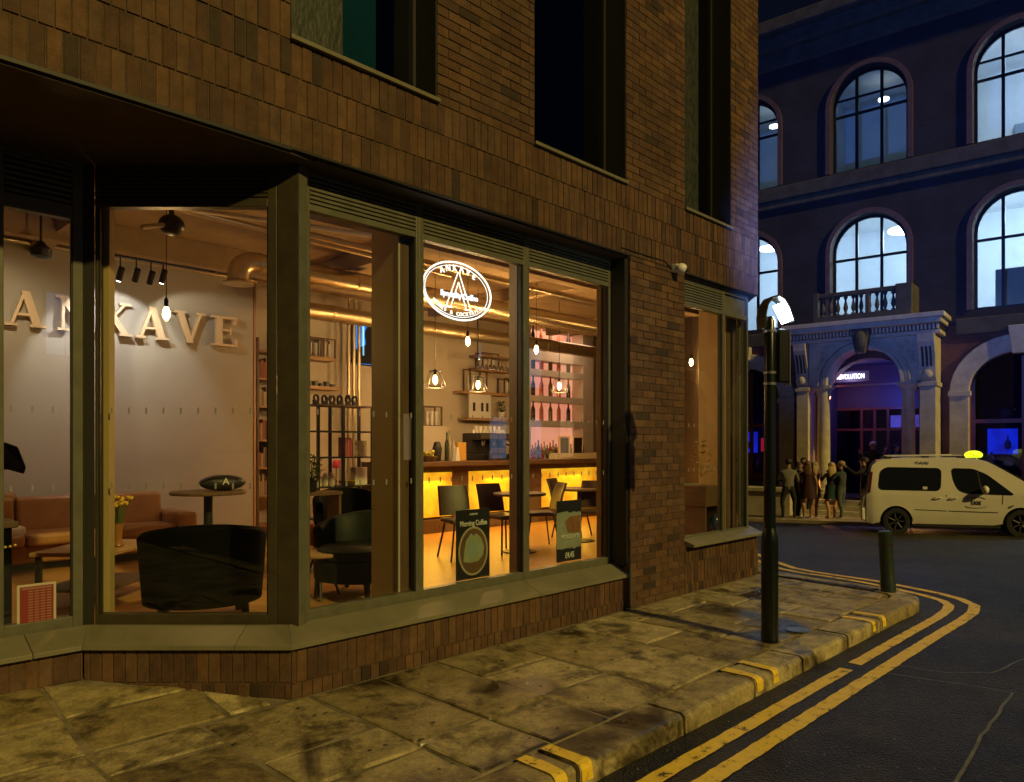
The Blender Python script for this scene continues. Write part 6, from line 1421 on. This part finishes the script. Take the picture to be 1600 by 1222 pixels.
# ------------------------------------------------------------------ people
SK = mat('skin', (.27, .15, .09), .55); SKT = mat('tanned_skin', (.52, .24, .10), .5)
HAIRD = mat('dark_brown_hair', (.025, .015, .01), .6); HAIRB = mat('brown_hair', (.12, .055, .025), .55, var=.3, scale=30); HAIRY = mat('blonde_hair', (.45, .32, .14), .5, var=.3, scale=30); HAIRG = mat('sandy_hair', (.30, .22, .13), .6, var=.3, scale=30)
SHOE_W = mat('white_trainers', (.6, .58, .55), .6); SHOE_B = mat('black_shoes', (.02, .02, .02), .4)
def cloth(name, c, r=.85): return mat(name, tuple(x*.38 for x in c), r, var=.15, scale=14, bump=.3, bscale=18)
def person(label, px, t, face, top, legs, shoes, h=1.75, skin=SK, armL=None, armR=None, sleeve=2, fem=False, legskin=False, stance=.10, lean=0, z=None, hair=HAIRD, long_hair=0, skirt=None, cap=None, grp='people standing outside the bar'):
    """armL / armR: (elbow, wrist) joints; sleeve 0 none, 1 short, 2 long"""
    p = pt(px, 0, t); zz = (road_z(p[0], p[1])+.10) if z is None else z
    root = thing('person', label, 'person', (p[0], p[1], zz), math.atan2(-HEAD[0], HEAD[1])+R(face), grp); root.scale = (1.13, 1.13, 1.0)
    k = h/1.75; V = []; E = []; RAD = []; TAG = []
    def v(x, y, z_, rx, ry=None): V.append((x*k, (y+lean*max(0, z_-.9))*k, z_*k)); RAD.append((rx*k, (ry or rx)*k)); return len(V)-1
    def e(a, b, tg): E.append((a, b)); TAG.append(tg); return b
    w = .9 if fem else 1
    pel = v(0, 0, .95, .145*(1.03 if fem else 1), .115); wst = v(0, 0, 1.10, .125*w, .10); cst = v(0, 0, 1.30, .155*w, .115); nb = v(0, 0, 1.44, .085*w, .075)
    nk = v(0, .005, 1.52, .052*w, .055); hl = v(0, .03, 1.595, .062, .072); hm = v(0, .022, 1.665, .076, .088); hc = v(0, .01, 1.725, .055, .065)
    nose = v(0, .118, 1.635, .012); e(hm, nose, 'skin')
    e(pel, wst, 'top'); e(wst, cst, 'top'); e(cst, nb, 'top'); e(nb, nk, 'skin'); e(nk, hl, 'skin'); e(hl, hm, 'skin'); e(hm, hc, 'skin')
    for s_, arm in ((-1, armL), (1, armR)):
        ear = v(s_*.086, .0, 1.64, .014); e(hm, ear, 'skin')
        sh = v(s_*.165*w, 0, 1.395, .062*w); e(cst, sh, 'top')
        el, wr = arm or ((s_*.225, -.01, 1.12), (s_*.22, .06, .88))
        a = v(*el, .042*w); e(sh, a, 'top' if sleeve >= 1 else 'skin'); m1 = v(*[(el[i]+wr[i])/2 for i in range(3)], .036*w); b = v(*wr, .026*w)
        e(a, m1, 'top' if sleeve >= 2 else 'skin'); e(m1, b, 'top' if sleeve >= 2 else 'skin')
        d = Vector(wr)-Vector(el); d.normalize(); hp = Vector(wr)+d*.075; hnd = v(*hp, .034, .022); e(b, hnd, 'skin')
        sd = d.cross(Vector((1, .2, 0))); sd = sd.normalized() if sd.length > .1 else Vector((0, 0, 1))
        for j, f in enumerate((-.024, -.008, .008, .024)): fe = hp+d*(.075+.012*(1-abs(j-1.5)))+sd*f*1.2; fi = v(*fe, .009); e(hnd, fi, 'skin')
        th = Vector(wr)+d*.06+sd*.05; ti = v(*th, .010); e(b, ti, 'skin')
        hp_ = v(s_*.085, 0, .86, .098); e(pel, hp_, 'leg'); fr = .04*s_
        kn = v(s_*(.085+stance)*.55+s_*.04, .01+fr, .49, .058); e(hp_, kn, 'leg'); cf = v(s_*stance+s_*.0, -.012+fr, .33, .055); e(kn, cf, 'calf'); an = v(s_*stance, -.02+fr, .085, .034); e(cf, an, 'calf')
        hl_ = v(s_*stance, -.05+fr, .04, .036); e(an, hl_, 'shoe'); to = v(s_*(stance+.03), .13+fr, .03, .036, .028); e(an, to, 'shoe')
    me = bpy.data.meshes.new('body'); me.from_pydata(V, E, []); me.update(); o = lk(bpy.data.objects.new('body', me))
    sk_ = o.modifiers.new('skin', 'SKIN'); sk_.use_smooth_shade = True; sk_.branch_smoothing = .3
    for i, sv in enumerate(me.skin_vertices[0].data): sv.radius = RAD[i]; sv.use_root = (i == 0)
    o.modifiers.new('sub', 'SUBSURF').levels = 1
    dg = bpy.context.evaluated_depsgraph_get(); dg.update()
    nm = bpy.data.meshes.new_from_object(o.evaluated_get(dg)); bpy.data.objects.remove(o); nm.name = 'body'
    nm.materials.clear()
    for m in (top, skin, skin if legskin else legs, shoes, legs): nm.materials.append(m)
    idx = {'top': 0, 'skin': 1, 'calf': 2, 'shoe': 3, 'leg': 4 if not legskin else 1}
    segs = [(Vector(V[a]), Vector(V[b]), TAG[i], (RAD[a][0]+RAD[b][0])/2) for i, (a, b) in enumerate(E)]
    for f in nm.polygons:
        c_ = f.center; best = None; bd = 9
        for a, b, tg, r in segs:
            ab = b-a; t_ = max(0, min(1, (c_-a).dot(ab)/ab.length_squared)); d_ = (c_-a-ab*t_).length-r
            if d_ < bd: bd = d_; best = tg
        f.material_index = idx[best]; f.use_smooth = True
    ob = inst('body', nm, root)
    # hair
    b = MB(); H = 1.665*k; N_ = 16; vs = []; rings = 7
    lo = -.02 if not long_hair else -.06
    b.ball((0, -.012*k, 1.685*k), .092*k, .104*k, .088*k, 16, 9)
    if not cap: b.v = [(x, min(y, .075*k), max(z_, 1.62*k) if y > .02 else z_) for x, y, z_ in b.v]
    b.v = [(x, y+lean*.75*k, z_) for x, y, z_ in b.v]
    if long_hair:
        L0 = long_hair; vs = []; n_ = 9
        for i in range(6):
            z_ = 1.70-L0*i/5; wd = .085+.022*math.sin(i*.8); yb = -.075-.02*math.sin(i*.6)
            for j in range(n_): a = math.pi*(j/(n_-1)); vs.append((wd*math.cos(a)*k, (yb-.035*math.sin(a)+.02+lean*max(0, z_-.9))*k, z_*k))
        for i in range(6):
            z_ = 1.70-L0*i/5; wd = .075+.015*math.sin(i*.8)
            for j in range(n_): a = math.pi*(j/(n_-1)); vs.append((wd*math.cos(a)*k, (-.04+.02*math.sin(a)+lean*max(0, z_-.9))*k, z_*k))
        fs = [(i*n_+j, i*n_+j+1, (i+1)*n_+j+1, (i+1)*n_+j) for i in range(5) for j in range(n_-1)]
        q_ = 6*n_; fs += [(q_+i*n_+j+1, q_+i*n_+j, q_+(i+1)*n_+j, q_+(i+1)*n_+j+1) for i in range(5) for j in range(n_-1)]
        fs += [(i*n_+j0, (i+1)*n_+j0, q_+(i+1)*n_+j0, q_+i*n_+j0) for i in range(5) for j0 in (0, n_-1)]
        fs += [tuple(range(5*n_, 6*n_))+tuple(range(q_+5*n_, q_+6*n_))[::-1]]
        b.add(vs, fs)
    b.build('hair', cap or hair, root, smooth=True)
    eb = MB()
    for s_ in (-1, 1): eb.ball((s_*.03*k, (.108+lean*.75)*k, 1.665*k), .010*k, .006*k, .007*k, 6, 4)
    eb.box(-.022*k, .022*k, (.098+lean*.7)*k, (.108+lean*.7)*k, 1.593*k, 1.60*k); eb.build('face_features', HAIRD, root, kind='stuff')
    if skirt:
        m, z0, z1, r0, r1 = skirt; b = MB(); n_ = 20
        prof = [(r1, z1), (r1*1.04, (z0+z1)/2), (r0, z0)] if z1 < 1.15 else [(.13, z1), (.125, 1.12), (.165, .95), (r0*.98, z0+.1), (r0, z0)]
        vs = []
        for r, z_ in prof:
            for j in range(n_): a = 2*math.pi*j/n_; rr_ = r*(1+.04*math.sin(a*5)*(z_ < .9)); vs.append((rr_*math.cos(a)*k*1.05, (rr_*math.sin(a)*.82+lean*max(0, z_-.9))*k, z_*k))
        b.add(vs, [(i*n_+j, i*n_+(j+1) % n_, (i+1)*n_+(j+1) % n_, (i+1)*n_+j) for i in range(len(prof)-1) for j in range(n_)]); b.build('skirt' if z1 < 1.15 else 'dress', m, root, smooth=True)
    return root
up = lambda s_: ((s_*.25, .10, 1.20), (s_*.12, .28, 1.33))
person('man with dark hair in a pale grey shirt and black trousers seen from behind', 1232, 21.9, -8, cloth('pale_grey_shirt', (.34, .32, .28)), cloth('black_trousers', (.015, .015, .018)), SHOE_B, 1.77, armL=((-.26, .08, 1.12), (-.05, .22, 1.10)), armR=((.26, .08, 1.12), (.06, .23, 1.12)), stance=.15)
person('man in a black t-shirt and white trainers standing between two others', 1248, 22.4, -120, cloth('black_tshirt', (.012, .012, .014)), cloth('black_jeans', (.012, .014, .02)), SHOE_W, 1.68, sleeve=1, armR=((.25, .05, 1.15), (.15, .25, 1.05)))
person('man with dark hair in a white shirt facing the camera behind the group', 1256, 23.6, 150, cloth('white_shirt', (.55, .52, .48)), cloth('dark_chinos', (.03, .03, .035)), SHOE_W, 1.85, armR=up(1))
BUR = cloth('burgundy_dress', (.09, .012, .02)); BLK = cloth('black_dress', (.012, .012, .02))
person('woman with long brown hair in a burgundy dress and white shoes', 1262, 21.9, -30, BUR, BUR, SHOE_W, 1.70, fem=True, legskin=True, sleeve=0, long_hair=.44, hair=HAIRB, skirt=(BUR, .62, 1.36, .19, .16), stance=.08)
person('woman with fair hair in a short black dress next to the burgundy dress', 1272, 22.2, 20, BLK, BLK, SHOE_W, 1.68, fem=True, legskin=True, sleeve=0, long_hair=.38, hair=HAIRG, skirt=(BLK, .66, 1.36, .18, .16), stance=.09, armR=up(1))
TEAL = cloth('teal_skirt', (.012, .09, .09)); PUR = cloth('dark_purple_top', (.03, .015, .06))
person('woman with long blonde hair in a dark purple top and teal skirt', 1299, 21.9, -5, PUR, TEAL, SHOE_B, 1.66, skin=SKT, fem=True, legskin=True, sleeve=2, long_hair=.46, hair=HAIRY, skirt=(TEAL, .62, 1.06, .20, .15), stance=.09, armL=((-.25, .05, 1.18), (-.2, .22, 1.3)))
person('person with short sandy hair in a denim jacket and pale blue jeans', 1314, 21.8, 35, cloth('denim_jacket', (.07, .10, .11)), cloth('pale_blue_jeans', (.16, .21, .22)), SHOE_W, 1.70, hair=HAIRG, armL=((-.24, .12, 1.18), (-.15, .26, 1.36)), armR=((.26, .04, 1.14), (.14, .22, 1.08)), stance=.07)
person('tall man in a dark coat raising one hand to his mouth beside the taxi', 1350, 22.9, 60, cloth('dark_coat', (.02, .022, .026)), cloth('dark_trousers', (.012, .012, .014)), SHOE_B, 1.84, armL=((-.27, .18, 1.28), (-.20, .38, 1.46)))
p = pt(1364, 690, 24.6); person('doorman in a dark jacket and pale cap standing on the steps', 1364, 24.6, 150, cloth('black_jacket', (.015, .015, .02)), cloth('black_work_trousers', (.012, .012, .014)), SHOE_B, 1.86, armL=((-.28, .1, 1.2), (-.28, .34, 1.34)), armR=((.28, .1, 1.22), (.3, .32, 1.40)), z=FL, cap=SHOE_W)
person('person in a pale blue top standing in the doorway beside the right column', 1401, 25.6, 190, cloth('pale_blue_top', (.10, .14, .32)), cloth('navy_trousers', (.02, .02, .04)), SHOE_B, 1.76, z=FL)
person('person in dark clothes further inside the lit doorway', 1384, 26.2, 170, cloth('violet_shirt', (.08, .05, .2)), cloth('black_slacks', (.012, .012, .014)), SHOE_B, 1.72, z=FL)

# ------------------------------------------------------------------ unseen building added behind the camera to give the cafe glass reflections
fb = thing('reflection_building', 'unseen dark terrace added across the street to give faint reflections in the cafe glass', 'building', (4, -21, 0))
m_ = MB(); m_.box(-22, 34, -4, 0, -.3, 8.2); m_.build('wall', M['obrick'], fb)
m_ = MB(); m_.box(-22.2, 34.2, -4.1, .12, 8.2, 8.5); m_.build('parapet', M['stone_dark'], fb)
wa, wb_, wc = emit_mat('warm_reflection_glow', (1, .62, .28), 1.1), emit_mat('cool_reflection_glow', (.45, .65, 1), 1.0), mat('unlit_window', (.01, .012, .016), .1)  # panes glow only to be mirrored in the cafe glass
rr = random.Random(21)
for fl in range(2):
    for i in range(20):
        x = -20+i*2.6; z = 1.0+fl*3.6; k = rr.random(); m = wa if k < .13 else wb_ if k < .27 else wc
        b = MB(); b.box(x-.62, x+.62, .0, .05, z-.07, z+2.07); fr = b.build('window', M['oframe'], fb)
        b = MB(); b.box(x-.55, x-.02, .05, .06, z, z+2.0); b.box(x+.02, x+.55, .05, .06, z, z+2.0); b.build('pane', m, fr)

gr = thing('glass_rack', 'rack of stemmed glasses hanging upside down above the bar right of the neon sign', 'glass rack', (pw(772, 520, 4.95)[0], 4.95, 3.12))
b = MB(); b.box(-.45, .45, -.15, .15, 0, .03); b.build('rail_board', M['walnut'], gr)
for i in range(9):
    b = MB(); b.lathe([(.032, -.2), (.03, -.14), (.004, -.10), (.004, -.02), (.03, -.004)], (-.38+i*.095, 0, 0), 10); b.build('glass', M['steel'], gr, smooth=True)
for x in (-.4, .4): b = MB(); b.tube([(x, 0, .03), (x, 0, .86)], .006, 5); b.build('hanger', M['black'], gr)

m_ = MB(); rg = random.Random(31)
for k in range(90):
    uu, ww = rg.uniform(-1.5, 6), rg.uniform(-1.85, -.05); r_ = rg.uniform(.007, .016)
    m_.lathe([(r_, 0), (r_*.8, .0022)], (uu, ww, .006), 8)
tag(m_.build('chewing_gum', mat('trodden_gum', (.06, .055, .045), .7)), 'flat dark spots of trodden gum scattered over the paving flags', 'gum spots', kind='stuff')
